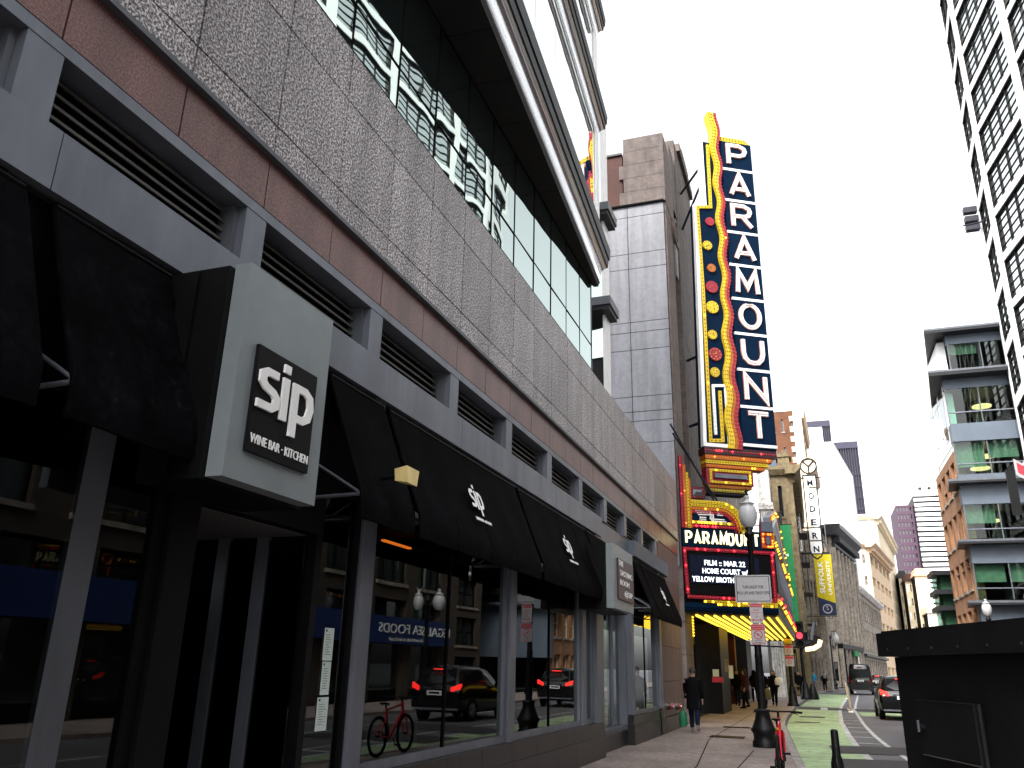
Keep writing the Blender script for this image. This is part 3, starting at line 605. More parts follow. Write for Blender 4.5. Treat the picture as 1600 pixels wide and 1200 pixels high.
awning(3.04, 4.05, 'short black awning left of the big silver wine bar sign, with dust specks')
awning(6.12, 7.19, 'short plain black awning right of the big silver wine bar sign')
awning(7.29, 11.3, 'black awning with the large white logo above the window reflecting the red bicycle', True)
awning(11.42, 15.4, 'black awning with the smaller looking white logo, middle one of the three logo awnings', True)
awning(15.5, 16.86, 'short plain black awning left of the tasting room sign')
awning(19.95, 20.9, 'short plain black awning right of the tasting room sign')
awning(21.0, 24.75, 'farthest black awning with a white logo, under the blue grey beam', True)
# ---------------------------------------------------------------- blade sign
sg = top('shop_sign', 'large silver box sign with a black square reading sip wine bar kitchen', 'sign', (-3.5, 4.6, 2.7))
m = LB(); m.box(4.08, 5.13, .54, .67, 2.74, 4.23, 'signface'); m.build('face', sg)
m = LB(); m.box(4.03, 5.13, .03, .535, 2.72, 4.20, 'black'); m.box(4.0, 4.028, .15, .30, 2.74, 4.18, 'black'); m.build('box', sg)
p0, p1, p2, p3 = [PX(*q, -3.38) for q in ((402, 537), (493, 588), (480, 740), (385, 705))]
ya, yb, za, zb_ = (p0.y+p3.y)/2, (p1.y+p2.y)/2, (p2.z+p3.z)/2, (p0.z+p1.z)/2
m = LB(); m.box(ya, yb, .672, .70, za, zb_, 'ink'); pl = m.build('plaque', sg)
m = LB(); hh = zb_-za; wq = yb-ya; stroke_logo(m, (ya+yb)/2+.04*wq, .701, za+.40*hh, .44*hh, 'white', .018, kx=1.32); m.text('WINE BAR \u00b7 KITCHEN', (ya+yb)/2, .701, za+.085*hh, .12*hh, 'white', .006, .002, width=wq*.94); m.build('lettering', pl)
ts = top('shop_sign', 'narrow silver box sign with a dark plaque reading the tasting room', 'sign', (-3.5, 17, 2.8))
q0, q1, q2, q3 = [PX(*q, -3.4) for q in ((957, 848), (988, 872), (990, 957), (960, 950))]
m = LB(); m.box(q0.y, q1.y, .54, .67, q3.z, q0.z, 'signface'); m.build('face', ts); m = LB(); m.box(q0.y-.05, q1.y, .03, .535, q3.z-.02, q0.z-.03, 'black'); m.build('box', ts)
w_ = q1.y-q0.y; h_ = q0.z-q3.z
m = LB(); m.box(q0.y+.18*w_, q0.y+.95*w_, .672, .70, q3.z+.16*h_, q3.z+.80*h_, 'maroon'); pl = m.build('plaque', ts); m = LB()
for i, (s_, ww) in enumerate((('THE', .22), ('TASTING', .62), ('ROOM', .45), ('@SIP', .40))): m.text(s_, q0.y+(.30, .56, .48, .66)[i]*w_, .701, q3.z+(.69, .54, .39, .23)[i]*h_, .125*h_, 'white', .006, .0, width=ww*w_)
m.build('lettering', pl)
# small things on the shopfront
m = MB(); c = PX(632, 743, -3.45)
fl = top('floodlight', 'cream plastic floodlight sticking out between two black awnings', 'floodlight', tuple(c))
m.rings([[(c.x+dx, c.y+dy, c.z+dz) for dx, dy, dz in ((-.1*s_, -.10*s_, .075*s_), (-.1*s_, .12*s_, .075*s_), (-.1*s_, .09*s_, -.075*s_), (-.1*s_, -.07*s_, -.075*s_))] for s_ in (.7,)]+[[(c.x+.08+dx, c.y+dy, c.z+dz) for dx, dy, dz in ((0, -.12, .065), (0, .14, .065), (0, .11, -.085), (0, -.09, -.085))]], 'lampyel', smooth=False); m.build('housing', fl)
m = MB(); m.tube([(c.x-.06, c.y, c.z), (FX+.02, c.y, c.z-.05)], .02, 'black'); m.build('bracket', fl)
def menu(px0, px1, y0, y1, label):
    a, b = PX(px0, y1, FX-.085), PX(px1, y0, FX-.085); m = LB(); m.box(a.y, b.y, -.084, -.080, a.z, b.z, 'paper')
    for i in range(9): m.box(a.y+.15*(b.y-a.y), a.y+(.5+.4*random.random())*(b.y-a.y), -.0795, -.0790, b.z-(b.z-a.z)*(.22+.075*i), b.z-(b.z-a.z)*(.20+.075*i), 'cgrey')
    m.box(a.y+.1*(b.y-a.y), a.y+.25*(b.y-a.y), -.0795, -.0790, b.z-(b.z-a.z)*.12, b.z-(b.z-a.z)*.05, 'ink')
    tag(m.build('menu_sheet', None, ((FX-.08), a.y, a.z)), label, 'menu', 'menu sheets taped inside the window')
menu(503, 522, 982, 1032, 'topmost pale menu sheet taped inside the narrow window'); menu(499, 517, 1034, 1086, 'middle pale menu sheet taped inside the narrow window'); menu(491, 513, 1089, 1143, 'lowest pale menu sheet, hanging by itself below the other two')
sp_ = top('standpipe', 'red and chrome fire hose connection low on the brown stone wall', 'standpipe', (FX, 26, .7))
for k, dy in enumerate((0, .55)):
    m = LB(); c = PX(1043+12*k, 1103, FX); m.tube([(c.y, -.02, c.z), (c.y, .10, c.z)], .10, 'chrome', 12); f = m.build('inlet', sp_); m = LB(); m.tube([(c.y, .1, c.z), (c.y, .15, c.z-.02)], .085, 'signred', 12); m.tube([(c.y, .15, c.z-.02), (c.y, .19, c.z-.03)], .06, 'chrome', 10); m.build('cap', f)
# ================================================================ THEATRE
th = top('theatre_building', 'tall pinkish limestone theatre with grey panelled side wall behind the neon sign', 'building', (-6, 32, 0))
def wz(px, py, Y): return PY(px, py, Y).z
GY = 28.6
m = MB((0, GY, 0), 0); zj = [7.8]+sorted([wz(1000, y, GY) for y in (618, 597, 540, 505, 487, 410, 392)])+[wz(1000, 335, GY), wz(1000, 320, GY)]
zj = [7.8, 9.2, wz(1050, 617, GY), wz(1050, 640, GY)]; zj = sorted(set([5.0, 6.6]+[wz(1045, y, GY) for y in (690, 655, 640, 616, 542, 514, 498, 413, 389, 331, 314)]))
xj = [-9.5, -8.4, -7.06, -5.6, -4.12]
m.box(-9.5, -4.12, -.5, 0, 5, zj[-1]-.01, 'gap')
for a, b in zip(xj[:-1], xj[1:]):
    for c, d in zip(zj[:-1], zj[1:]): m.box(a+.012, b-.012, -.0-.004*random.random()+.02, .045, c+.012, d-.012, 'stonegrey')
# n is outward (towards the camera): keep panels proud of the backing
m.build('panelled_side_wall', th)
zt_ = zj[-1]
m = MB(); m.box(-9.5, -4.10, GY-.12, GY+.3, zt_, zt_+.08, 'gap'); m.box(-9.5, -5.78, GY+.1, 36, zt_+.08, 21.95, 'brickred'); m.box(-9.5, -5.78, GY+.02, 36, 21.955, 22.05, 'dkledge'); m.build('brick_wall', th)
m = MB(); z = zt_+.085; k = 0
while z < 22.6:
    h = min(.64, 22.7-z); xl = -5.72 if k % 2 else -5.9
    if k == 4: xl = -5.7
    m.box(xl, -4.75 if k % 2 else -4.85, GY, GY+2.3, z+.006, z+h-.006, 'stonepink'); m.box((-4.745 if k % 2 else -4.845), -4.05, GY+.003, GY+2.3, z+.006, z+h-.006, 'stonepink'); z += h; k += 1
m.box(-5.6, -4.08, GY+.02, GY+2.28, zt_+.1, 22.6, 'gap'); m.build('corner_pier', th)
m = MB((-4.05, 0, 0), R(90))
def ashlar(m, u0, u1, z0, z1, ch, lw, n0, n1, ma):
    z = z0; k = 0
    while z < z1-.05:
        h = min(ch, z1-z); u = u0-(lw*.5 if k % 2 else 0)
        while u < u1:
            a, b = max(u, u0), min(u+lw, u1)
            if b-a > .03: m.box(a+.006, b-.006, n0, n1-.006*random.random(), z+.006, z+h-.006, ma)
            u += lw
        z += h; k += 1
    m.box(u0+.02, u1-.02, n0-.02, n1-.03, z0, z1-.02, 'gap')
ashlar(m, GY+.02, 30.42, .05, zt_, 1.05, 1.2, -.4, 0, 'stonepink')
ashlar(m, 32.1, 37.5, 6.5, 24.7, 1.05, 1.4, -.6, .0, 'stonepink'); m.box(30.43, 32.09, -.5, -.3, .05, 20.5, 'louvre'); ashlar(m, 30.43, 32.09, 20.51, 23.4, .9, .85, -.5, -.02, 'stonepink')
m.box(33, 37.5, -.5, .15, 24.7, 25.1, 'stonepink'); m.box(34.2, 36.5, -.5, .1, 25.1, 25.6, 'stonepink'); m.build('stone_front', th)
m = MB((-4.05, 0, 0), R(90)); c = PX(1053, 365, -4.05)
m.ring(c.y, c.z, .45, .62, .01, .12, 'stonepink'); m.disc(c.y, c.z, .42, .01, .06, 'louvre')
for i in range(8): m.box(c.y-.25+.06*i, c.y-.22+.06*i, .06, .12, c.z-.3, c.z+.28, 'stonepink')
m.prism([(c.y-.35, c.z-.7), (c.y+.35, c.z-.7), (c.y+.22, c.z-2.1), (c.y-.22, c.z-2.1)], .01, .08, 'louvre'); m.build('carved_medallion', th)
m = MB((-4.05, 0, 0), R(90))
for i in range(26):
    u = 37.6+i*1.05; m.tube([(u+.5, -.15, 7.0), (u+.5, -.15, 18.5)], .34, 'stonelight' if i % 3 else 'stonegrey', 8)
m.box(37.5, 65, -.9, -.3, 6.9, 18.6, 'louvre'); m.box(37.5, 65, -.9, .05, 18.62, 19.6, 'stonelight'); m.build('fluted_front', th)
m = MB(); m.box(-12, -4.8, 29.2, 65, 3.9, 18, 'gap'); m.build('core', th)
# ground floor under the marquee
m = MB((-4.05, 0, 0), R(90))
m.box(36, 65, -2.2, -2.0, 0, 3.9, 'roomdark'); m.box(44, 44.5, -2, -.4, .02, 3.6, 'dkledge'); m.box(47.5, 48.1, -2, -.1, .02, 3.6, 'cred'); m.box(50, 50.6, -2, -.3, .02, 3.6, 'stonelight'); m.box(56, 60, -2, -.1, .02, 3.6, 'dkledge')
m.build('entrance_wall', th)
m = MB((-4.05, 0, 0), R(90)); m.box(29.5, 35.4, -.7, -.62, 2.95, 3.85, 'yel')
for r in range(7): m.box(29.5, 35.3, -.62, -.58, 2.98+.12*r, 3.03+.12*r, 'littube')
m.box(29.5, 35.4, -.72, -.615, 2.65, 2.945, 'stonepink'); m.build('lit_header', th)
for k in range(7):
    m = MB((-4.05, 0, 0), R(90)); u = 29.6+k*.8; m.box(u, u+.07, -.75, -.68, .03, 2.64, 'silver'); m.box(u+.07, u+.8, -.75, -.70, 2.0, 2.05, 'silver'); m.box(u+.07, u+.8, -.74, -.70, .03, .25, 'silver'); f = m.build('entrance_door', th)
    m = MB((-4.05, 0, 0), R(90)); m.sheet([(u+.07, -.72, .25), (u+.8, -.72, .25), (u+.8, -.72, 2.64), (u+.07, -.72, 2.64)], 'shopglass'); m.build('pane', f)
m = MB(); m.box(-4.72, -3.72, 36, 39.5, .03, 3.5, 'black'); m.build('poster_pier', th)
for px0, px1, y0, y1, ma in ((1114, 1123, 1046, 1057, 'paper'), (1113, 1130, 1058, 1066, 'signred'), (1133, 1138, 1030, 1050, 'stonelight'), (1139, 1145, 1040, 1060, 'paper')):
    a, b = PY(px0, y1, 35.98), PY(px1, y0, 35.98); m = MB(); m.box(a.x, b.x, 35.97, 35.995, a.z, b.z, ma); m.build('poster', th)
# ---------------------------------------------------------------- vertical sign
SA = R(32); SS = (-3.4, 30.8, 0)
def VB(): return MB(SS, SA)
def us(*pts): return [UZ(x, y, SS, SA) for x, y in pts]
vs = top('vertical_sign', 'towering navy theatre sign with stacked letters and wavy yellow and red bulb bands', 'sign', (-3.4, 30.8, 9.8))
OUT = [(.05, 9.8), (3.13, 9.8), (3.13, 23.87), (1.64, 23.87), (1.64, 23.72), (.80, 23.72), (.74, 20.5), (.28, 20.5)]
m = VB(); m.prism(OUT, -.42, -.012, 'navy'); m.build('cabinet', vs)
m = VB(); m.box(.74, .83, -.42, .03, 20.45, 23.74, 'white'); m.stroke([(1.10, 9.86), (.12, 9.86), (.34, 20.44), (.78, 20.44)], .14, -.2, .03, 'white'); m.build('white_edge', vs)
yl = us((1105, 227), (1110, 324), (1089, 324), (1098, 450), (1110, 688.5), (1129, 688.5), (1124, 611))
m = VB(); m.stroke(yl, .13, -.012, .05, 'yel'); m.bulbs(yl, .17, .038, .05, 'olive', 'lityel', 40); m.build('yellow_neon_band', vs)
wl = us((1118, 679.5), (1113.6, 603), (1132.7, 603), (1139.2, 694))
m = VB(); m.stroke(wl, .11, -.012, .05, 'white'); m.bulbs(wl, .17, .022, .05, 'cgrey'); m.build('white_neon_band', vs)
for (px, py, r, c, cb) in ((1108.5, 347, .20, 'redn', 'redb'), (1104.5, 384, .21, 'yel', 'olive'), (1111, 419.5, .19, 'orr', 'olive'), (1111.5, 449, .27, 'redn', 'redb'), (1112.5, 480.5, .27, 'yel', 'olive'), (1112.5, 523.5, .20, 'yel', 'olive'), (1117, 554, .28, 'redn', 'orb'), (1116.5, 582, .20, 'yel', 'olive')):
    u, z = UZ(px, py, SS, SA); m = VB(); m.disc(u, z, r, -.012, .06, c)
    for k in range(10): m.bulb(u+r*.82*math.cos(k*.63), .06, z+r*.82*math.sin(k*.63), .03, cb)
    for k in range(4): m.bulb(u+random.uniform(-.4, .4)*r, .06, z+random.uniform(-.4, .4)*r, .035, cb)
    m.build('bulb_disc', vs)
def wav(z): return .07*math.sin(2*math.pi*(z-9.8)/1.78+.6)
def ledge(z):
    t = (z-9.75)/7; return (1.0+.27*min(1, t)) if z < 17 else (1.27 if z < 21 else 1.27-.02*(z-21))
def redge(z): return 1.60
zs = [9.75+.16*i for i in range(98)]
def band(f0, f1, c, cb, name, n0, z1=25.35, lit=None):
    m = VB(); Z_ = [z for z in zs if z <= z1]; L, Rr = [], []
    for z in Z_:
        a, b = ledge(z)+wav(z), redge(z)+wav(z); L.append((a+(b-a)*f0, z)); Rr.append((a+(b-a)*f1, z))
    m.rings([[(l[0], n0, l[1]), (r[0], n0, r[1]), (r[0], -.3, r[1]), (l[0], -.3, l[1])] for l, r in zip(L, Rr)], c, smooth=False)
    mid = [((l[0]+r[0])/2, l[1]) for l, r in zip(L, Rr)]; m.bulbs([(p[0]-.05, p[1]) for p in mid], .17, .036, n0, cb, lit, 60); m.bulbs([(p[0]+.05, p[1]) for p in mid], .17, .036, n0, cb, lit, 60); m.build(name, vs)
band(0, .42, 'yel', 'olive', 'yellow_wave', .12); band(.43, .70, 'orr', 'olive', 'orange_wave', .10, 21.5, 'lityel'); band(.43, .70, 'yel', 'olive', 'yellow_wave', .098); band(.71, 1, 'redn', 'redb', 'crimson_wave', .11)
# letters
bars = [22.48-1.56*i for i in range(9)]; tops = [23.87]+[b-.10 for b in bars[:-1]]
def letter_paths(c):
    P = {'P': [[(0, 0), (0, 1), (.62, 1), (.9, .88), (.95, .74), (.86, .56), (.62, .46), (0, .46)]],
         'A': [[(0, 0), (.5, 1), (1, 0)], [(.2, .28), (.8, .28)]],
         'R': [[(0, 0), (0, 1), (.62, 1), (.9, .88), (.95, .74), (.86, .57), (.62, .48), (0, .48)], [(.5, .48), (1, 0)]],
         'M': [[(0, 0), (.08, 1), (.5, .25), (.92, 1), (1, 0)]],
         'O': [[(.5+.5*math.sin(a*.2618), .5+.5*math.cos(a*.2618)) for a in range(25)]],
         'U': [[(0, 1), (0, .42), (.07, .2), (.25, .04), (.5, 0), (.75, .04), (.93, .2), (1, .42), (1, 1)]],
         'N': [[(0, 0), (0, 1), (1, 0), (1, 1)]],
         'T': [[(0, 1), (1, 1)], [(.5, .93), (.5, 0)]]}
    return P[c]
for i, ch in enumerate('PARAMOUNT'):
    zt, zb = tops[i], bars[i]+.03
    m = VB(); m.box(1.69, 3.13, -.3, .05, zb, zt, 'navy'); lp = m.build('letter_panel', vs)
    m = VB(); m.box(1.69, 3.14, -.3, .07, bars[i]-.095, bars[i]+.02, 'white'); m.build('divider', lp)
    h = (zt-zb)*.70; w_ = .84 if ch not in 'M' else .92; u0 = 2.42-w_/2; z0 = zb+(zt-zb)*.16
    m = VB()
    for pth in letter_paths(ch):
        q = [(u0+a*w_, z0+b*h) for a, b in pth]; cl = ch == 'O'
        m.stroke(q, .205, .05, .10, 'pinkneon', cl); m.stroke(q, .165, .10, .125, 'letter', cl); m.stroke(q, .016, .135, .15, 'pinkneon', cl)
        m.bulbs(q, .21, .022, .125, 'orr')
    m.build('letter', lp)
m = VB(); m.prism([(1.64, 23.9), (3.1, 23.9), (2.85, 24.12), (1.64, 24.12)], -.3, .02, 'yel'); m.bulbs([(1.72, 23.98), (3.0, 23.98)], .14, .035, .02, 'olive'); m.bulbs([(1.72, 24.06), (2.9, 24.06)], .14, .035, .02, 'olive'); m.build('crown', vs)
tiers = [(9.50, 9.77, .06, 3.08, .06, 'maroon', 'redb', 'litred'), (9.31, 9.48, .10, 2.9, .02, 'orr', 'orb', 'litorr'), (9.15, 9.29, .12, 2.75, -.02, 'yel', 'olive', None), (9.0, 9.13, .14, 2.6, -.06, 'orr', 'orb', 'lityel'), (8.36, 8.98, .16, 2.10, -.10, 'redn', 'maroon', None), (8.24, 8.34, .2, 2.03, -.13, 'orr', 'olive', None), (8.08, 8.22, .27, 1.85, -.16, 'olive', 'yelb', None)]
for z0, z1, u0, u1, n1, c, cb, lit in tiers:
    m = VB(); m.box(u0, u1, -.5, n1, z0, z1, c); k = 1 if z1-z0 < .3 else 0
    if k: m.bulbs([(u0+.06, (z0+z1)/2), (u1-.06, (z0+z1)/2)], .11, .035, n1, cb, lit, 9)
    else:
        m.stroke([(.33, 8.44), (1.95, 8.44), (1.95, 8.90), (.33, 8.90)], .09, n1, n1+.04, 'yel', True); m.bulbs([(.33, 8.44), (1.95, 8.44), (1.95, 8.90), (.33, 8.90), (.33, 8.44)], .12, .03, n1+.04, 'olive', 'lityel', 14)
        m.prism([(.46, 8.60), (1.82, 8.60), (1.78, 8.76), (.46, 8.76)], n1, n1+.10, 'silver')
    m.build('stepped_base_tier', vs)
m = VB(); m.box(.3, 1.8, -.7, -.2, 8.0, 8.07, 'dkledge'); m.build('underside', vs)
for (a, b) in (((-4.0, 33.4, 22.6), (-2.5, 31.6, 23.2)), ((-4.0, 33.2, 20.6), (-2.55, 31.55, 22.6)), ((-4.0, 32.6, 14), (-2.9, 31.6, 14)), ((-4.0, 32.2, 11), (-3.1, 31.4, 11))):
    m = MB(); m.tube([a, b], .06, 'slate', 6); m.build('bracket', vs)
# ---------------------------------------------------------------- marquee
MA = R(32); MK = .95; MZ = CAM_H*(1-MK); MS = (-4.05*MK, 30.3*MK, MZ)
def QB():
    m_ = MB(MS, MA); m_.k = MK; return m_
def mu(px, py):
    u_, z_ = UZ(px, py, MS, MA); return u_/MK, (z_-MZ)/MK
mq = top('marquee', 'lit theatre marquee with bulb borders, display screen and glowing yellow soffit', 'marquee', (-4.05, 30.3, 3.6))
LEN = 24.0; cU, cN = 3.42*math.cos(MA), 3.42*math.sin(MA)
LS = (MS[0]+cU*MK, MS[1]+cN*MK, MZ); LE = LS[1]+LEN*MK
m = MB(); m.plate([(-4.02, MS[1]+.04), (LS[0]-.03, LS[1]+.03), (LS[0]-.03, LE), (-4.02, LE)], 3.53, 5.7, 'black'); m.build('cabinet', mq)
for u0, u1, zt, c, cb, lit in ((-.22, -.09, 9.31, 'redn', 'redb', 'litred'), (-.085, .03, 8.97, 'orr', 'orb', 'litorr'), (.035, .125, 8.68, 'yel', 'olive', None), (.13, .20, 8.45, 'orr', 'orb', None)):
    m = QB(); m.box(u0, u1, -.3, .04, 6.6, zt, c)
    m.bulbs([(u0+.04, 6.65), (u0+.04, zt-.05)], .12, .026, .04, cb, lit, 14); m.bulbs([(u1-.03, 6.65), (u1-.03, zt-.05)], .12, .022, .04, 'maroon' if c == 'redn' else 'olive'); m.build('stepped_fin', mq)
m = QB(); m.box(.2, .78, -.2, .02, 7.72, 8.16, 'maroon'); m.bulbs([(.25, 7.77), (.73, 7.77), (.73, 8.11), (.25, 8.11), (.25, 7.77)], .11, .025, .02, 'redb')
m.add([(.30, .02, 7.82), (.68, .02, 7.82), (.68, .02, 8.06), (.30, .02, 8.06), (.40, .11, 7.95), (.58, .11, 7.95)], [(0, 1, 5, 4), (1, 2, 5), (2, 3, 4, 5), (3, 0, 4)], 'silver'); m.build('jewel', mq)
def archp(off):
    top_, rr, xr = 7.66-off, 1.05-off, 2.36-off
    q = [(.15, top_), (xr-rr, top_)]
    for k in range(1, 11): a = R(90-k*9); q.append((xr-rr+rr*math.cos(a), top_-rr+rr*math.sin(a)))
    q.append((xr, 6.62)); return q
m = QB(); m.prism([(.13, 6.62)]+[(.13, 7.64)]+archp(.05)[1:], -.3, -.005, 'navy'); m.build('arch_panel', mq)
for i, (c, cb, lit) in enumerate((('yel', 'olive', 'lityel'), ('yel', 'olive', None), ('orr', 'orb', 'lityel'), ('redn', 'redb', 'litred'))):
    m = QB(); q = archp(.07+.125*i); m.stroke(q, .115, -.1, .09-.02*i, c); m.bulbs(q, .12, .034, .09-.02*i, cb, lit, 7); m.build('bulb_arch', mq)
m = QB(); m.box(.2, 1.9, -.1, .03, 6.78, 6.88, 'yel'); m.bulbs([(.24, 6.83), (1.88, 6.83)], .11, .035, .03, 'olive', 'lityel', 3); m.box(.2, 2.1, -.1, .04, 6.64, 6.74, 'redn'); m.bulbs([(.24, 6.69), (2.08, 6.69)], .11, .035, .04, 'redb', 'litred', 3); m.build('bulb_row', mq)
m = QB()
mo = [mu(x, y) for x, y in ((1088, 801), (1112, 801.5), (1112, 814), (1134, 815.5))]
for d in (-.07, 0, .07): m.stroke([(a-d*.8, b+d) for a, b in mo], .035, -.005, .03, 'white')
for x0, x1, y_ in ((1120, 1129, 802), (1093, 1103, 811)):
    a = mu(x0, y_); b = mu(x1, y_)
    for d in (-.07, 0, .07): m.box(a[0], b[0], -.005, .03, a[1]+d-.017, a[1]+d+.017, 'white')
m.build('meander_ornament', mq)
m = QB(); m.box(-.22, 3.44, -.3, .02, 5.93, 6.6, 'navy'); nb_ = m.build('name_board', mq)
m = QB()
for i, ch in enumerate('PARAMOUNT'):
    u0 = -.07+i*.338-(.03 if i > 4 else 0); w_ = .21 if ch != 'M' else .26
    for pth in letter_paths(ch): m.stroke([(u0+a*w_, 6.06+b*.40) for a, b in pth], .075, .022, .06, 'litletter', ch == 'O')
m.build('lettering', nb_)
m = QB(); m.box(2.92, 3.42, .021, .06, 6.0, 6.98, 'redn'); m.stroke([(2.98, 6.06), (3.36, 6.06), (3.36, 6.52), (2.98, 6.52)], .1, .06, .08, 'orr', True); m.bulbs([(2.98, 6.06), (3.36, 6.06), (3.36, 6.52), (2.98, 6.52), (2.98, 6.06)], .1, .034, .08, 'redb', 'litorr', 2); m.box(3.1, 3.25, .06, .11, 6.15, 6.43, 'silver'); m.box(2.95, 3.4, .0605, .10, 6.62, 6.96, 'bluegrey'); m.build('corner_box', mq)
def red_row(pts, name='red_bulb_row', c='redn', cb='redb', lit='litred', ev=5, w_=.13, sp=.105):
    m = QB(); m.stroke(pts, w_, -.05, .05, c); m.bulbs(pts, sp, .036, .05, cb, lit, ev); m.build(name, mq)
red_row([(-.2, 5.84), (3.40, 5.84)]); red_row([(-.16, 5.76), (-.10, 4.22)], ev=4); red_row([(3.31, 5.76), (3.31, 4.05)], ev=3); red_row([(-.1, 4.15), (3.25, 4.12)], ev=6)
m = QB(); m.box(.5, 3.4, -.05, .03, 3.96, 4.05, 'yel'); m.bulbs([(.55, 4.0), (3.35, 4.0)], .1, .035, .03, 'olive', 'lityel', 3); m.box(1.0, 3.4, -.05, .028, 3.87, 3.955, 'yel'); m.bulbs([(1.05, 3.91), (3.35, 3.91)], .1, .035, .028, 'olive', 'lityel', 3); m.build('yellow_bulb_row', mq)
m = QB(); 
m.box(-.04, 3.24, -.05, .01, 4.24, 5.75, 'black'); sc_ = m.build('screen_housing', mq)
m = QB(); x0, x1, z0, z1 = .02, 2.75, 4.63, 5.62; m.box(x0, x1, .011, .04, z0, z1, 'screen'); sq = m.build('screen', sc_)
m = QB()
for i, (s_, uc, wd_, py) in enumerate((('FILM :: MAR 22', None, None, 0), ('HOME COURT w/', None, None, 0), ('YELLOW BROTHERHOOD', None, None, 0))):
    l, r_, yb = ((1100, 1163.5, 883), (1097, 1167.5, 895.5), (1081, 1182, 908))[i]
    a = mu(l, yb); b = mu(r_, yb); m.text(s_, (a[0]+b[0])/2, .041, a[1], .26, 'littxt', .006, .012, width=b[0]-a[0])
m.build('lettering', sq)
m = QB(); m.box(-.24, 3.42, -.3, .0, 3.70, 3.94, 'navy'); m.box(-.24, 3.40, -.3, .04, 3.78, 3.82, 'navy'); m.box(-.24, 3.38, -.3, -.03, 3.60, 3.695, 'black'); m.build('fascia', mq)
# the long side along the kerb
def SB():
    m_ = MB(LS, R(90)); m_.k = MK; return m_
m = SB(); m.box(.03, LEN, -.25, .0, 3.62, 4.0, 'finside'); m.box(.03, LEN, -.25, .05, 4.42, 5.05, 'black'); m.build('side_fascia', mq)
for z0, z1, c, cb, lit in ((4.02, 4.2, 'yel', 'olive', 'lityel'), (4.21, 4.40, 'redn', 'redb', 'litred'), (6.18, 6.4, 'orr', 'olive', 'lityel'), (6.41, 6.6, 'yel', 'olive', None)):
    m = SB(); m.box(.03, LEN, -.2, .05, z0, z1, c); m.bulbs([(.1, (z0+z1)/2), (LEN-.1, (z0+z1)/2)], .22, .05, .05, cb, lit, 4); m.build('side_bulb_row', mq)
m = SB(); m.box(3, LEN-2, -.2, .03, 5.1, 6.1, 'blueaw'); m.box(.03, 2.9, -.2, .04, 5.08, 6.15, 'black'); m.build('side_screen', mq)
m = SB(); m.prism([(.1, 6.62), (LEN-2, 6.62), (LEN-4, 6.8), (9, 8.2), (5.5, 8.4), (2, 7.6), (.1, 7.2)], -.3, -.02, 'bluegrey'); q = [(.1, 7.15), (2, 7.55), (5.5, 8.35), (9, 8.15), (LEN-4, 6.8)]; m.stroke(q, .2, -.05, .03, 'orr'); m.bulbs(q, .22, .05, .03, 'olive', 'lityel', 6); m.stroke([(a, b-.3) for a, b in q], .16, -.05, .02, 'white'); m.build('side_crest', mq)
# soffit and its tubes
m = MB(); m.plate([(-4.02, MS[1]+.25), (LS[0]-.1, LS[1]+.25), (LS[0]-.1, LE-.1), (-4.02, LE-.1)], 3.48, 3.51, 'louvre'); m.build('soffit', mq)
for i in range(10):
    x = -3.75+.285*i; y0 = MS[1]+.5+(x-MS[0])*.625; m = MB(); m.tube([(x, y0, 3.45), (x, LE-1.5, 3.45)], .045, 'littube', 6); m.build('light_tube', mq)
m = MB()
for (a, b) in (((-4.04, 27.2, 9.7), (-2.95, 29.5, 7.42)), ((-4.04, 27.7, 9.5), (-2.85, 29.6, 7.42))): m.tube([a, b], .035, 'slate', 6)
m.build('hanger_rod', mq)
# ================================================================ STREET FURNITURE
def street_lamp(x, y, zt, label, scale=1.0, twin=False, gl=None):
    """cast-iron lamp post: flared base, tapering shaft, acorn globe(s) starting at height zt"""
    t = top('street_lamp', label, 'street lamp', (x, y, .03)); s = scale
    m = MB(); m.lathe([(.30*s, .0), (.30*s, .16*s), (.26*s, .20*s), (.27*s, .34*s), (.33*s, .44*s), (.28*s, .50*s), (.20*s, .70*s), (.17*s, .86*s), (.19*s, .88*s), (.19*s, .93*s), (.11*s, .95*s)], (x, y), 'iron', 12); m.build('base', t)
    m = MB(); m.lathe([(.105*s, .94*s), (.095*s, 2.2*s), (.105*s, 2.22*s), (.09*s, 2.3*s), (.075*s, zt-.3*s), (.13*s, zt-.24*s), (.15*s, zt-.16*s), (.08*s, zt-.1*s), (.13*s, zt-.02*s), (.05*s, zt)], (x, y), 'iron', 14)
    if twin:
        for sx in (-1, 1): m.tube([(x, y, zt-.9*s), (x+sx*.3*s, y, zt-1.0*s), (x+sx*.5*s, y, zt-.8*s), (x+sx*.5*s, y, zt-.6*s)], .035*s, 'iron', 6)
    m.build('pole', t)
    heads = [(0, 0)] if not twin else [(-.5*s, -.6*s), (.5*s, -.6*s)]
    for hx, hz in heads:
        z = zt+hz; m = MB(); m.lathe([(.12*s, z), (.20*s, z+.10*s), (.245*s, z+.27*s), (.25*s, z+.40*s), (.215*s, z+.55*s), (.16*s, z+.63*s), (.21*s, z+.655*s), (.14*s, z+.70*s), (.06*s, z+.74*s), (.055*s, z+.80*s), (.085*s, z+.85*s), (.05*s, z+.89*s)], (x+hx, y), 'globe', 18); f = m.build('globe', t)
        m = MB(); m.lathe([(.05*s, z+.89*s), (.075*s, z+.91*s), (.03*s, z+.96*s), (.05*s, z+1.0*s), (.005*s, z+1.12*s)], (x+hx, y), 'iron', 10); m.build('finial', f)
    return t
LX, LY = -1.30, 21.1
street_lamp(LX, LY, PY(1171, 824, LY).z, 'nearest street lamp, black cast iron post carrying the white traffic signs', .9)
street_lamp(9.0, 52, PY(1541, 962, 52).z, 'street lamp across the road, its globe standing above the black cabinet', 1.0)
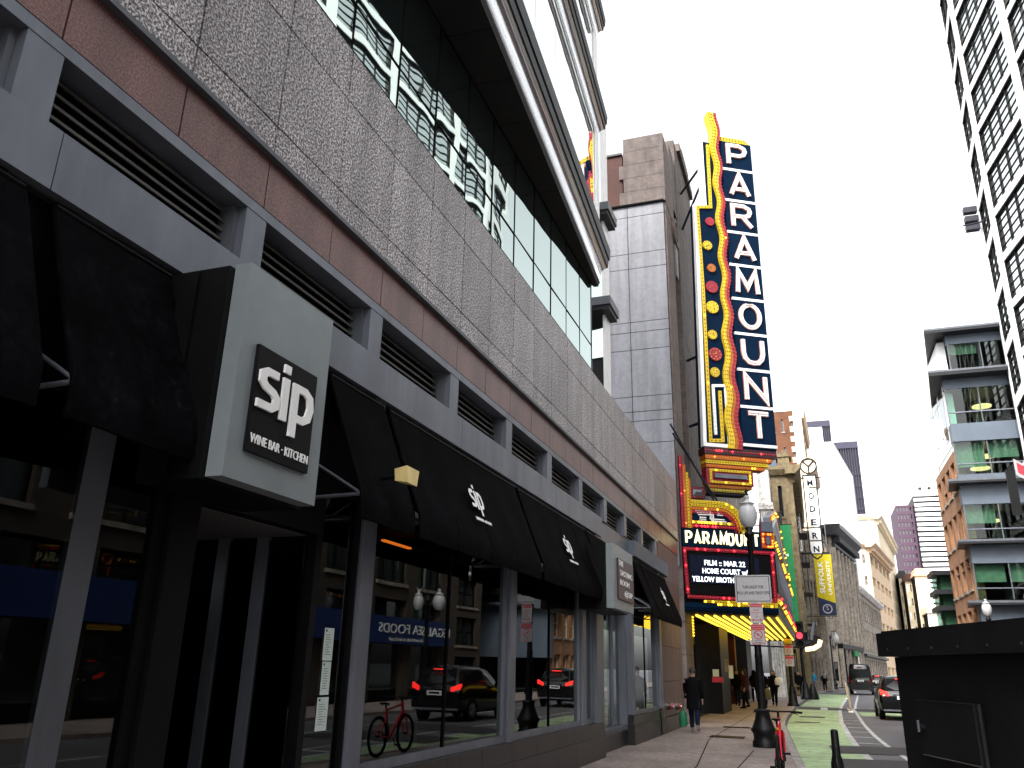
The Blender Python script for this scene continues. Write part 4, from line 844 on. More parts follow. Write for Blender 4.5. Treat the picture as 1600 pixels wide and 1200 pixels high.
street_lamp(PY(1303, 1060, 105).x, 105, PY(1303, 1004, 105).z+.8, 'far twin globe street lamp by the pavement edge, near the dark stone building', 1.3, True)
street_lamp(PY(1322, 1040, 125).x, 125, PY(1322, 1010, 125).z, 'farthest single globe street lamp beyond the twin one', 1.3)
street_lamp(8.0, 34.5, 4.6, 'twin globe street lamp seen only mirrored in the restaurant window', 1.05, True)
def plate_sign(name, label, px0, px1, y0, y1, Y, build_fn, group=None, cat='sign'):
    a, b = PY(px0, y1, Y), PY(px1, y0, Y); cx = (a.x+b.x)/2
    t = top(name, label, cat, (cx, Y, a.z), group); m = MB((cx, Y, a.z), 0); w_, h_ = b.x-a.x, b.z-a.z
    def rr(w, h, r): return [(sx*(w/2-r)+r*math.cos(R(q)), h/2+sz*(h/2-r)+r*math.sin(R(q))) for sx, sz, q0 in ((1, 1, 0), (-1, 1, 90), (-1, -1, 180), (1, -1, 270)) for q in (q0, q0+45, q0+90)]
    m.prism(rr(w_, h_, .04), -.004, 0, 'signwhite'); f = m.build('plate', t)
    m = MB((cx, Y, a.z), 0); build_fn(m, w_, h_); m.build('lettering', f)
    m = MB(); m.tube([(cx, Y+.01, a.z+h_*.25), (LX, LY, a.z+h_*.25)], .012, 'silver', 6); m.build('bracket', t)
    return t
def s_turn(m, w, h):
    m.stroke([(-w/2+.04, .04), (w/2-.04, .04), (w/2-.04, h-.04), (-w/2+.04, h-.04)], .014, .001, .003, 'ink', True)
    m.text('TURN RIGHT FOR', 0, .001, h*.51, h*.155, 'ink', .002, .008, width=w*.58); m.text('PICK-UPS AND DROP OFFS', 0, .001, h*.30, h*.155, 'ink', .002, .008, width=w*.88); m.disc(0, h*.8, .009, .001, .004, 'silverd', 8); m.disc(0, h*.12, .009, .001, .004, 'silverd', 8)
def s_stop(m, w, h):
    m.box(-w/2+.015, w/2-.015, .001, .003, h*.80, h*.97, 'signred'); m.text('TOW ZONE', 0, .0035, h*.85, h*.075, 'signwhite', .002, .01, width=w*.78)
    m.text('NO', 0, .001, h*.62, h*.12, 'signred', .002, .015, width=w*.42); m.text('STOPPING', 0, .001, h*.51, h*.075, 'signred', .002, .008, width=w*.84); m.text('ANY', 0, .001, h*.41, h*.06, 'signred', .002, .008, width=w*.3); m.text('TIME', 0, .001, h*.31, h*.06, 'signred', .002, .008, width=w*.36)
    m.box(-w*.3, w*.3, .001, .003, h*.15, h*.19, 'signred')
    for sx in (-1, 1): m.prism([(sx*w*.42, h*.17), (sx*w*.25, h*.11), (sx*w*.25, h*.23)], .001, .003, 'signred')
def s_park(m, w, h):
    m.stroke([(-w/2+.02, .02), (w/2-.02, .02), (w/2-.02, h-.02), (-w/2+.02, h-.02)], .012, .001, .003, 'signred', True)
    m.box(-w/2+.03, w/2-.03, .0035, .005, h*.70, h*.95, 'signred'); m.text('TOW ZONE', 0, .0055, h*.85, h*.075, 'signwhite', .002, .01, width=w*.78); m.text('NO PARKING', 0, .0055, h*.75, h*.05, 'signwhite', .002, .006, width=w*.72)
    m.ring(0, h*.47, w*.25, w*.31, .001, .004, 'signred'); m.text('P', 0, .001, h*.40, h*.19, 'ink', .002, .02); m.stroke([(-w*.2, h*.57), (w*.2, h*.37)], w*.06, .0045, .006, 'signred')
    m.text('EXCEPT', 0, .001, h*.17, h*.06, 'ink', .002, .006, width=w*.5); m.text('PERMIT', 0, .001, h*.08, h*.06, 'ink', .002, .006, width=w*.6)
plate_sign('traffic_sign', 'white rectangular sign on the lamp post about turning right for drop offs', 1150, 1203, 898, 942, LY-.16, s_turn)
plate_sign('traffic_sign', 'red topped no stopping sign, middle of three signs on the lamp post', 1173, 1191, 942.5, 974, LY-.16, s_stop)
plate_sign('traffic_sign', 'tow zone sign with crossed out letter, lowest of three on the lamp post', 1174.5, 1195, 975, 1007, LY-.16, s_park)
# second pole with its own small signs
q = PZ(1237, 1096, .03); q = Vector((PY(1237, 1070, 47.5).x, 47.5, .03))
sp2 = top('sign_pole', 'grey sign pole with flared black foot and yellow band beyond the marquee', 'pole', tuple(q))
m = MB(); m.lathe([(.30, .03), (.30, .1), (.24, .16), (.17, .75), (.12, .95), (.09, 1.0)], (q.x, q.y), 'iron', 4); m.build('base', sp2)
m = MB(); m.lathe([(.085, 1.0), (.075, 3.0), (.075, 3.09)], (q.x, q.y), 'iron', 10); m.build('pole', sp2); m = MB(); m.lathe([(.02, 3.09), (.2, 3.1), (.2, 3.35), (.02, 3.36)], (q.x, q.y), 'yel', 10); m.build('band', sp2); m = MB(); m.lathe([(.02, 3.36), (.16, 3.37), (.2, 3.5), (.16, 3.75), (.02, 3.8)], (q.x, q.y), 'iron', 10); m.build('cap', sp2)
for z0, z1, c, lab in ((2.55, 3.05, 's', 'upper white and red notice on the pole with the yellow band'), (1.98, 2.5, 'r', 'lower white and red notice on the pole with the yellow band')):
    m = MB((q.x, q.y-.12, 0), 0); m.box(-.22, .22, -.01, 0, z0, z1, 'signwhite'); m.box(-.2, .2, .001, .004, z1-.15, z1-.02, 'signred'); m.disc(0, (z0+z1)/2-.05, .1, .001, .004, 'signred', 12); m.disc(0, (z0+z1)/2-.05, .07, .0045, .006, 'signwhite', 12)
    tag(m.build('parking_sign', None, (q.x, q.y-.12, z0)), lab, 'sign')
# traffic signal
SXp, SYp = PY(1257, 1060, 60).x, 60.0
tsn = top('traffic_signal', 'traffic signal with a red light on a black post by the kerb', 'traffic light', (SXp, SYp, .03))
m = MB(); m.lathe([(.34, .03), (.34, .2), (.27, .3), (.2, .9), (.13, 1.15)], (SXp, SYp), 'iron', 8); m.lathe([(.36, .03), (.36, .12), (.2, .8), (.12, 1.0)], (SXp+.45, SYp+.6), 'iron', 8); m.build('base', tsn)
m = MB(); a = PY(1165, 1008, SYp); za_ = PY(1257, 1012, SYp).z; m.lathe([(.085, 1.1), (.075, za_+.05), (.02, za_+.12)], (SXp, SYp), 'iron', 10); m.tube([(SXp, SYp, za_), (a.x, SYp, a.z)], .06, 'iron', 6); m.build('pole', tsn)
hc = PY(1249, 992, SYp); hz = 1.75
m = MB(); m.box(hc.x-.30, hc.x+.30, SYp-.2, SYp+.1, hc.z-.86, hc.z+.86, 'iron'); hd = m.build('head', tsn)
for k, c in ((1, 'maroon'), (0, 'litred'), (-1, 'black')):
    z = hc.z+.54*k-(.05 if k == 0 else 0); m = MB((hc.x, SYp-.2, 0), 0); m.disc(0, z, .2, .0, .03, c if k == 0 else 'tail' if False else ('litred' if k == 0 else 'black')); m.ring(0, z, .2, .235, 0, .26, 'iron', 14, 10, 170); m.build('lamp', hd)
# bicycle rack and flexible posts
rk = top('bike_rack', 'black post and ring bicycle rack at the kerb, cut by the lower edge', 'bike rack', (.12, 11.55, .03))
m = MB(); m.lathe([(.075, .03), (.075, .62), (.05, .72), (.045, .98), (.04, 1.0), (.005, 1.01)], (.12, 11.55), 'iron', 14); m.build('post', rk)
m = MB(); m.tube([(.12, 11.55+.24*math.sin(R(a)), .55+.24*math.cos(R(a))) for a in range(0, 361, 20)], .02, 'iron', 8); m.build('ring', rk)
for px, py, lab in ((1330, 1113, 'nearest worn flexible lane post in the hatched strip'), (1325, 1092, 'second worn flexible lane post in the hatched strip'), (1336, 1082, 'farthest worn flexible lane post in the hatched strip')):
    q = PZ(px, py, -.07); t = top('lane_post', lab, 'lane post', tuple(q), 'flexible posts beside the green lane'); m = MB(); m.lathe([(.13, -.07), (.12, -.03), (.05, -.02)], (q.x, q.y), 'white', 10); m.build('foot', t)
    m = MB(); m.tube([(q.x, q.y, -.02), (q.x-.03, q.y, .5), (q.x-.07, q.y, 1.1)], [.05, .05, .045], 'flex', 8); m.build('post', t)
# black cabinet
A0, B0 = PZ(1368, 990, 1.85), PZ(1600, 968, 1.85); ca = math.atan2(B0.y-A0.y, B0.x-A0.x)
cb = top('utility_cabinet', 'big black metal cabinet with an overhanging lid filling the lower right corner', 'cabinet', (A0.x, A0.y, 0))
def CB(): return MB((A0.x, A0.y, 0), ca)      # u runs towards the camera, n faces the pavement
zl_ = UZ(1372, 1026, A0, ca)[1]
m = CB(); m.box(0, 2.1, -1.3, 0, zl_, 1.85, 'cab'); m.box(.02, 2.08, -1.28, -.02, 1.8505, 1.86, 'cab'); m.build('lid', cb)
m = CB(); m.box(.05, 2.04, -1.25, -.06, .0, zl_-.002, 'cab'); m.build('body', cb)
AB = A0+(Vector((math.sin(ca), -math.cos(ca), 0))*-.06)
pp = [UZ(x, y, AB, ca) for x, y in ((1447, 1095), (1538, 1099), (1545, 1196), (1456, 1182))]; u0, u1 = (pp[0][0]+pp[3][0])/2, (pp[1][0]+pp[2][0])/2; z0, z1 = (pp[2][1]+pp[3][1])/2, (pp[0][1]+pp[1][1])/2
m = CB(); m.box(u0, u1, -.058, -.022, z0, z1, 'cab'); m.box(u0, u1, -.0215, -.019, z0, z0+.004, 'louvre'); m.box(u0, u1, -.0215, -.0195, z1-.003, z1, 'finside'); dr = m.build('door', cb)
m = CB()
for q in range(9): m.disc(.12+q*.23, zl_+.03, .007, .0, .004, 'finside', 8)
m.box(.9, .904, -.059, -.0575, .05, z0-.02, 'gap'); m.build('rivet_row', cb)
m = CB(); m = CB(); m.tube([(u1+.012, -.04, z0-.01), (u1+.012, -.04, z1)], .012, 'cab', 8); m.build('hinge', dr)
m = CB(); m.disc(u0+.04, (z0+z1)/2, .016, -.02, -.004, 'iron', 12); m.box(u0+.03, u0+.035, -.003, .006, (z0+z1)/2-.02, (z0+z1)/2+.03, 'silverd'); m.build('latch', dr)
# ---------------------------------------------------------------- bicycle
bx, by, bw_ = -.69, 14.28, 1.10; RW = .355; z0 = .04+RW
bk = top('bicycle', 'red mountain bicycle with black tyres parked on the pavement by the kerb', 'bicycle', (bx, by+.55, .04))
for yy in (by, by+bw_):
    m = MB(); m.rings([[(bx+.026*math.cos(R(b)), yy+(RW-.028+.026*math.sin(R(b)))*math.cos(R(a)), z0+(RW-.028+.026*math.sin(R(b)))*math.sin(R(a))) for b in range(0, 360, 45)] for a in range(0, 361, 12)], 'tyre', caps=False); wh = m.build('wheel', bk)
    m = MB(); m.rings([[(bx+.012*math.cos(R(b)), yy+(RW-.06+.012*math.sin(R(b)))*math.cos(R(a)), z0+(RW-.06+.012*math.sin(R(b)))*math.sin(R(a))) for b in range(0, 360, 90)] for a in range(0, 361, 12)], 'black', caps=False)
    for a in range(0, 360, 24): m.tube([(bx+(.02 if (a//24) % 2 else -.02), yy, z0), (bx, yy+(RW-.06)*math.cos(R(a)), z0+(RW-.06)*math.sin(R(a)))], .0016, 'silver', 4)
    m.tube([(bx-.05, yy, z0), (bx+.05, yy, z0)], .022, 'black', 8); m.disc(0, 0, 0, 0, 0, 'black', 3) if False else None; m.build('rim', wh)
hd_, st, bb = (bx, by+.90, .98), (bx, by+.27, .83), (bx, by+.42, .34)
m = MB(); hl = (bx, by+.955, .80)
m.tube([bb, hl], [.026, .032], 'redbike'); m.tube([st, (bx, by+.91, .92)], [.018, .024], 'redbike'); m.tube([bb, (bx, by+.25, .90)], .019, 'redbike'); m.tube([hl, (bx, by+.905, .95)], .028, 'redbike')
for s_ in (-1, 1): m.tube([(bx+s_*.05, by, z0), (bx+s_*.02, by+.36, .36)], .012, 'redbike'); m.tube([(bx+s_*.05, by, z0), (bx+s_*.015, by+.28, .78)], .010, 'redbike')
m.build('frame', bk)
m = MB()
for s_ in (-1, 1): m.tube([(bx+s_*.055, by+bw_, z0), (bx+s_*.055, by+.985, .72)], [.014, .019], 'redbike')
m.tube([(bx-.055, by+.98, .735), (bx+.055, by+.98, .735)], .02, 'black'); m.tube([(bx, by+.955, .80), (bx, by+.89, 1.02)], .018, 'black'); m.build('fork', bk)
m = MB(); m.tube([(bx-.37, by+.86, 1.035), (bx-.2, by+.92, 1.045), (bx, by+.93, 1.04), (bx+.2, by+.92, 1.045), (bx+.37, by+.86, 1.035)], .013, 'black'); m.tube([(bx, by+.89, 1.02), (bx, by+.93, 1.04)], .02, 'black')
for s_ in (-1, 1): m.tube([(bx+s_*.24, by+.915, 1.043), (bx+s_*.38, by+.857, 1.035)], .018, 'tyre'); m.tube([(bx+s_*.2, by+.94, 1.03), (bx+s_*.31, by+.98, 1.0)], .007, 'black', 5)
m.build('handlebar', bk)
m = MB(); m.rings([[(bx+w*math.cos(R(a)), y, z+.022*math.sin(R(a))) for a in range(0, 360, 40)] for y, w, z in ((by+.08, .03, .945), (by+.12, .075, .955), (by+.2, .065, .95), (by+.28, .03, .94), (by+.36, .018, .935))], 'black'); m.tube([(bx, by+.25, .88), (bx, by+.235, .94)], .014, 'black'); m.build('saddle', bk)
m = MB(); m.tube([(bx+.06, bb[1], bb[2]), (bx+.065, bb[1], bb[2])], .085, 'black', 16); m.tube([(bx-.08, bb[1]+.02, bb[2]), (bx-.08, bb[1]+.13, bb[2]-.11)], .011, 'black'); m.tube([(bx+.08, bb[1], bb[2]), (bx+.08, bb[1]-.13, bb[2]+.11)], .011, 'black'); m.box(bx-.17, bx-.08, bb[1]+.09, bb[1]+.17, bb[2]-.13, bb[2]-.10, 'black'); m.box(bx+.08, bx+.17, bb[1]-.17, bb[1]-.09, bb[2]+.10, bb[2]+.13, 'black')
m.tube([(bx+.055, by, z0+.045), (bx+.06, bb[1], bb[2]+.085)], .005, 'iron', 4); m.tube([(bx+.055, by, z0-.045), (bx+.06, bb[1], bb[2]-.085)], .005, 'iron', 4); m.build('crank', bk)
m = MB(); m.box(bx-.02, bx+.02, by+.20, by+.235, .80, .83, 'yelban'); m.build('reflector', bk)
# ---------------------------------------------------------------- vehicles (built at the origin facing +Y, tail at y=0)
def vehicle(label, x, y, rz, st, win, rear, front, wheels, name='parked_car', cat='car', lit=True, W=.92, plate_z=.8, tl=(.72, .92, .05), group=None):
    t = top(name, label, cat, (0, 0, 0), group); rings = []
    for (yy, zb, zbelt, ztop, hw, ht) in st:
        hf = [(hw*.80, zb), (hw*.97, zb+.10), (hw, zb+(zbelt-zb)*.55), (hw*.975, zbelt), (ht+(hw*.975-ht)*.86, zbelt+(ztop-zbelt)*.12), (ht+.01, ztop-(ztop-zbelt)*.14), (ht*.86, ztop-.01), (ht*.4, ztop+.012)]
        rings.append([(a, yy, b) for a, b in hf]+[(-a, yy, b) for a, b in reversed(hf)])
    m = MB(); m.rings(rings, 'carblk'); m.build('body', t)
    def sec(yy):
        for s0, s1 in zip(st[:-1], st[1:]):
            if s0[0] <= yy <= s1[0]:
                f = (yy-s0[0])/(s1[0]-s0[0]); return [a+(b-a)*f for a, b in zip(s0, s1)]
        return st[-1]
    for s_ in (-1, 1):
        for (y0, y1) in win:
            q = []
            for yy, up in ((y0, 0), (y1, 0), (y1, 1), (y0, 1)):
                _, zb, zbelt, ztop, hw, ht = sec(yy); lo = ht+(hw*.975-ht)*.80; f = .17 if not up else .82
                xx = ht+.01+(ht+(hw*.975-ht)*.86-ht-.01)*(.86-f)/.74 if True else lo; q.append((s_*(xx+.006), yy, zbelt+(ztop-zbelt)*f))
            m = MB(); m.sheet(q, 'carglass'); m.build('side_window', t)
    for nm, (p0, p1) in (('rear_window', rear), ('windscreen', front)):
        a, za = p0; b, zb_ = p1; _, _, zB, zT, hw, ht = sec(max(a, b) if nm == 'rear_window' else min(a, b)); d = -.012 if nm == 'rear_window' else .012
        m = MB(); m.sheet([(-ht*1.02, a+d, za), (ht*1.02, a+d, za), (ht*.86, b+d, zb_), (-ht*.86, b+d, zb_)], 'carglass'); m.build(nm, t)
    for yy in wheels:
        for s_ in (-1, 1):
            m = MB(); m.tube([(s_*(W-.20), yy, .345), (s_*(W+.01), yy, .345)], .345, 'tyre', 22); m.tube([(s_*(W-.1), yy, .36), (s_*(W+.004), yy, .36)], .40, 'black', 22); wh = m.build('wheel', t)
            m = MB(); m.tube([(s_*(W+.005), yy, .345), (s_*(W+.02), yy, .345)], .225, 'silverd', 18)
            for k in range(5): a = R(72*k); m.tube([(s_*(W+.022), yy, .345), (s_*(W+.022), yy+.2*math.cos(a), .345+.2*math.sin(a))], .025, 'silver', 5)
            m.build('rim', wh)
    y0 = st[0][0]
    for s_ in (-1, 1):
        m = MB(); a, z, h = tl; m.rings([[(s_*(a-.16), y0-.02, z), (s_*(a-.16), y0-.02, z+.13), (s_*(a-.16), y0+.1, z+.13), (s_*(a-.16), y0+.1, z)], [(s_*(a+.13), y0+.05, z+.02), (s_*(a+.13), y0+.05, z+.2+h), (s_*(a+.13), y0+.2, z+.2+h), (s_*(a+.13), y0+.2, z+.02)]], 'tail' if lit else 'taild', smooth=False); m.build('tail_lamp', t)
        m = MB(); yy = win[-1][1]-.15; m.box(s_*(W+.0), s_*(W+.2), yy, yy+.1, sec(yy)[2]+.02, sec(yy)[2]+.17, 'carblk'); m.build('wing_mirror', t)
        m = MB(); yf = st[-1][0]; m.box(s_*.5, s_*.78, yf-.18, yf-.03, .66, .76, 'headl'); m.build('headlight', t)
    m = MB(); m.box(-.26, .26, y0-.035, y0-.02, plate_z, plate_z+.14, 'white'); m.box(-.18, .18, y0-.038, y0-.036, plate_z+.04, plate_z+.10, 'ink'); m.build('number_plate', t)
    m = MB(); m.box(-.8, .8, y0-.03, y0+.1, .36, .42, 'silver'); m.box(-.4, .4, y0-.028, y0+.05, plate_z+.19, plate_z+.215, 'chrome'); m.build('bumper_trim', t)
    m = MB(); yr, zr = rear[1]; m.box(-.22, .22, yr-.14, yr-.09, zr-.015, zr+.02, 'tail' if lit else 'taild'); m.build('brake_light', t)
    t.location = (x, y, -.07); t.rotation_euler.z = rz; return t
SUV = [(0, .42, .90, .93, .80, .70), (.06, .34, 1.02, 1.06, .88, .74), (.22, .30, 1.06, 1.30, .90, .68), (.5, .26, 1.07, 1.62, .92, .64), (.9, .25, 1.06, 1.69, .92, .66), (2.1, .24, 1.03, 1.70, .92, .66), (2.8, .24, 1.01, 1.63, .92, .64), (3.5, .25, 1.0, 1.06, .92, .70), (4.2, .27, .92, .96, .88, .66), (4.6, .36, .70, .74, .74, .55)]
s1_ = vehicle('black estate car with red brake lights, seen mirrored in the restaurant window', 3.4, 25.6, R(1), SUV, ((.62, 1.3), (1.36, 2.2), (2.26, 3.0)), ((.10, 1.12), (.46, 1.58)), ((3.42, 1.1), (2.86, 1.58)), (.95, 3.65), group='dark cars in the traffic lane')
s2_ = dup(s1_, (3.16, 38.2, -.07), R(0), 'dark car with a lit red tail lamp, half hidden by the black cabinet', 'dark cars in the traffic lane')
VAN = [(0, .42, 1.15, 1.2, .92, .84), (.05, .36, 1.32, 2.45, .98, .86), (.15, .34, 1.34, 2.62, 1.0, .86), (3.8, .34, 1.34, 2.66, 1.0, .86), (4.6, .34, 1.30, 2.5, 1.0, .84), (5.3, .34, 1.22, 1.3, .98, .84), (5.8, .4, .95, 1.0, .88, .7)]
q = PZ(1337, 1079, -.07)
vn = vehicle('black high roofed van driving away down the street', 3.55, 84, R(-3), VAN, ((.5, 1.6), (1.7, 2.9), (3.0, 4.2)), ((.01, 1.45), (.06, 2.35)), ((5.2, 1.35), (4.7, 2.4)), (1.0, 4.7), 'van', 'van', False, 1.0, 1.1, (.86, 1.0, .35))
# a small white car farther off
far = dup(s1_, (6.6, 112, -.07), R(-4), 'distant dark car beyond the van, hardly showing past the black cabinet', 'dark cars in the traffic lane')
# ---------------------------------------------------------------- people
def skinned(name, parent, verts, edges, ma, sub=1):
    me = bpy.data.meshes.new(name); me.from_pydata([v[:3] for v in verts], edges, []); me.materials.append(K[ma])
    o = bpy.data.objects.new(name, me); COL.objects.link(o); o.parent = parent
    md = o.modifiers.new('skin', 'SKIN'); md.use_smooth_shade = True
    for i, v in enumerate(verts):
        sv = me.skin_vertices[0].data[i]; sv.radius = (v[3], v[3]); sv.use_root = (i == 0)
    sb = o.modifiers.new('subdivision', 'SUBSURF'); sb.levels = sub; sb.render_levels = sub
    return o
def person(label, loc, rz, coat='cblack', legs='cblack', shoe='cblack', hem=.80, stride=.22, la=.1, ra=-.1, hair='short', bare=False, H=1.72, hood=False):
    """a walking figure facing +Y; la / ra swing the left (-x) and right (+x) arm"""
    k = H/1.72; t = top('person', label, 'person', (0, 0, 0)); V = []; E = []
    def add(x, y, z, r, par=None):
        V.append((x*k, y*k, z*k, r*k))
        if par is not None: E.append((par, len(V)-1))
        return len(V)-1
    pel = add(0, 0, .93, .125); sp = add(0, .01, 1.12, .118, pel); ch = add(0, .01, 1.30, .115, sp); nk = add(0, .01, 1.47, .055, ch); h1 = add(0, .03, 1.555, .075, nk); h2 = add(0, .03, 1.64, .092, h1); add(0, .02, 1.70, .07, h2); add(0, .125, 1.585, .018, h1)
    hands = []
    for s_, sw in ((-1, la), (1, ra)):
        sh = add(s_*.165, .0, 1.385, .045, ch); el = add(s_*.225, sw*.5-.02, 1.13, .036, sh); wr = add(s_*.235, sw*1.1+.03, .90, .029, el); pm = add(s_*.238, sw*1.2+.04, .845, .034, wr); hands.append((s_*.238, sw*1.2+.04, .845))
        for i in range(4): f1 = add(s_*.242, sw*1.2+.01+.02*i, .775-.006*abs(i-1.5), .010, pm); add(s_*.232, sw*1.2+.02+.02*i, .735, .008, f1)
        th_ = add(s_*.225, sw*1.2+.085, .82, .011, pm); add(s_*.22, sw*1.2+.095, .785, .009, th_)
    feet = []
    for s_, d in ((-1, stride), (1, -stride)):
        hp = add(s_*.09, 0, .86, .08, pel); kn = add(s_*.095, d*.55+.04, .49, .05, hp); an = add(s_*.09, d, .10+(.08 if d < -.1 else 0), .034, kn); add(s_*.095, d+.15, .035+(.02 if d < -.1 else 0), .036, an); feet.append((s_*.09, d, (.08 if d < -.1 else 0), kn, hp))
    skinned('body', t, V, E, 'skin')
    def ell(z, a, b, cy=0, n=14): return [(a*k*math.cos(2*math.pi*i/n), cy*k+b*k*math.sin(2*math.pi*i/n), z*k) for i in range(n)]
    m = MB()
    m.rings([ell(hem, .215 if hem < .85 else .19, .165), ell(.95, .20, .155), ell(1.12, .185, .145, .01), ell(1.30, .215, .16, .01), ell(1.40, .215, .145, .005), ell(1.455, .15, .11, .005), ell(1.495, .085, .085, .01)], coat)
    ai = [i for i, v in enumerate(V)]
    for s_, sw in ((-1, la), (1, ra)): m.tube([(s_*.165*k, 0, 1.41*k), (s_*.21*k, sw*.2*k, 1.28*k), (s_*.228*k, (sw*.5-.02)*k, 1.13*k), (s_*.237*k, (sw*1.05+.03)*k, .92*k)], [.098*k, .085*k, .07*k, .056*k], coat, 10)
    if hood: m.rings([ell(1.44, .12, .11, -.02), ell(1.53, .13, .13, -.0), ell(1.64, .12, .125, 0), ell(1.73, .07, .08, -.01)], coat)
    m.build('coat', t)
    m = MB()
    for (fx, d, lift, kn, hp) in feet:
        top_ = Vector(V[hp][:3]); k_ = Vector(V[kn][:3]); an = Vector((fx*k, d*k, (.13+lift)*k)); end = an if not bare else top_.lerp(k_, .85)
        if bare: m.tube([tuple(top_+Vector((0, 0, .05*k))), tuple(top_.lerp(k_, .5)), tuple(end)], [.12*k, .105*k, .10*k], legs, 12)
        else: m.tube([tuple(top_+Vector((0, 0, .05*k))), tuple(top_.lerp(k_, .5)), tuple(k_), tuple(k_.lerp(an, .5)), tuple(an)], [.115*k, .095*k, .078*k, .068*k, .06*k], legs, 12)
    m.rings([ell(.80, .17, .13), ell(.95, .175, .135)], legs); m.build('trousers', t)
    for (fx, d, lift, kn, hp) in feet:
        m = MB(); m.rings([[(fx*k+w*k*math.cos(a*.785), (d+y)*k, (.015+lift*(1-(y+.08)*2.2)+h*(.5+.5*math.sin(a*.785)))*k) for a in range(8)] for y, w, h in ((-.075, .035, .10), (0, .047, .13), (.1, .05, .085), (.19, .03, .05))], shoe); m.build('shoe', t)
    m = MB()
    if hair == 'long': m.rings([ell(1.32, .10, .05, -.10), ell(1.45, .115, .075, -.06), ell(1.57, .105, .09, -.02), ell(1.66, .10, .10, .0), ell(1.725, .07, .075, .005), ell(1.75, .02, .02, .005)], 'hair')
    else: m.rings([ell(1.60, .09, .075, -.03), ell(1.66, .097, .10, .0), ell(1.71, .08, .09, .01), ell(1.745, .03, .04, .01)], 'hair')
    if not hood: m.build('hair', t)
    m = MB()
    for s_ in (-1, 1): m.tube([(s_*.034*k, .112*k, 1.615*k), (s_*.034*k, .124*k, 1.615*k)], .011*k, 'ink', 8)
    m.tube([(-.025*k, .118*k, 1.535*k), (.025*k, .118*k, 1.535*k)], .006*k, 'signred', 6); m.build('face', t)
    t.location = loc; t.rotation_euler.z = rz; return t, hands, k
def bag(label, px, py, Y, w, h, ma, name='carrier_bag'):
    c = PY(px, py, Y); t = top(name, label, 'bag', (c.x, Y, c.z-h/2)); m = MB()
    m.rings([[(c.x+s_*w*.5*math.cos(a*.5236), Y+s_*.09*math.sin(a*.5236), z) for a in range(12)] for z, s_ in ((c.z-h*.5, .75), (c.z-h*.4, 1), (c.z, 1.02), (c.z+h*.3, .85), (c.z+h*.42, .5))], ma); m.build('sack', t)
    m = MB(); m.tube([(c.x-w*.2, Y, c.z+h*.4), (c.x-w*.1, Y, c.z+h*.62), (c.x+w*.1, Y, c.z+h*.62), (c.x+w*.2, Y, c.z+h*.4)], .012, ma, 6); m.build('handle', t)
person('person in a long black coat walking away beside the stone wall', (-3.36, 24.75, .03), R(4), 'cblack', 'cjean', 'cgrey', .62, .24, .05, .05, H=1.68)
bag('green bag hanging from the hand of the person in the long coat', 1067.5, 1122, 24.8, .22, .44, 'cgreen')
person('person with long dark hair in black, coming closer with a white bag', (PY(1208, 1060, 46.5).x, 46.5, .03), R(176), 'cblack', 'cblack', hair='long', la=.12, ra=.1, hem=.86, stride=.12)
bag('white bag carried at the hip of the long haired person', 1217, 1064, 46.3, .42, .40, 'cwhite')
person('person in a black coat mostly behind the lamp post', (PY(1191, 1060, 44).x, 44, .03), R(190), 'cblack', 'cblack', stride=.1, hair='long')
bag('olive canvas bag at the side of the person behind the lamp post', 1199, 1084, 43.8, .34, .55, 'colive')
person('person in a dark red jacket standing under the marquee', (PY(1163, 1060, 42).x, 42, .03), R(120), 'cred', 'cblack', stride=.16, hair='long')
person('person in a black coat under the marquee, nearest the dark poster pier', (PY(1151, 1060, 45).x, 45, .03), R(175), 'cblack', 'cjean', stride=.14)
person('person in a hooded coat far under the marquee, just left of the lamp post', (PY(1178, 1060, 52).x, 52, .03), R(10), 'cblack', 'cblack', stride=.18, hood=True)
person('person in dark clothes walking near the traffic signal', (PY(1248, 1060, 68).x, 68, .03), R(185), 'cblack', 'cblack', stride=.15)
person('person in a bright blue hooded top and grey shorts walking closer', (PY(1271, 1060, 88).x, 88, .03), R(178), 'cblue', 'cgrey', 'cblack', .88, .16, bare=True, H=1.8)
person('person with a grey backpack walking away down the pavement', (PY(1288, 1060, 92).x, 92, .03), R(5), 'cblack', 'cblack', stride=.16, H=1.75)
m = MB(); c = PY(1288, 1056, 91.75); m.rings([[(c.x+dx*s_, 91.8+dy*s_, c.z+z) for dx, dy in ((-.17, .08), (.17, .08), (.15, -.08), (-.15, -.08))] for z, s_ in ((-.25, .9), (-.1, 1), (.15, 1), (.25, .6))], 'cgrey'); tag(m.build('backpack', None, tuple(c)), 'grey backpack on the back of the person walking away', 'backpack')
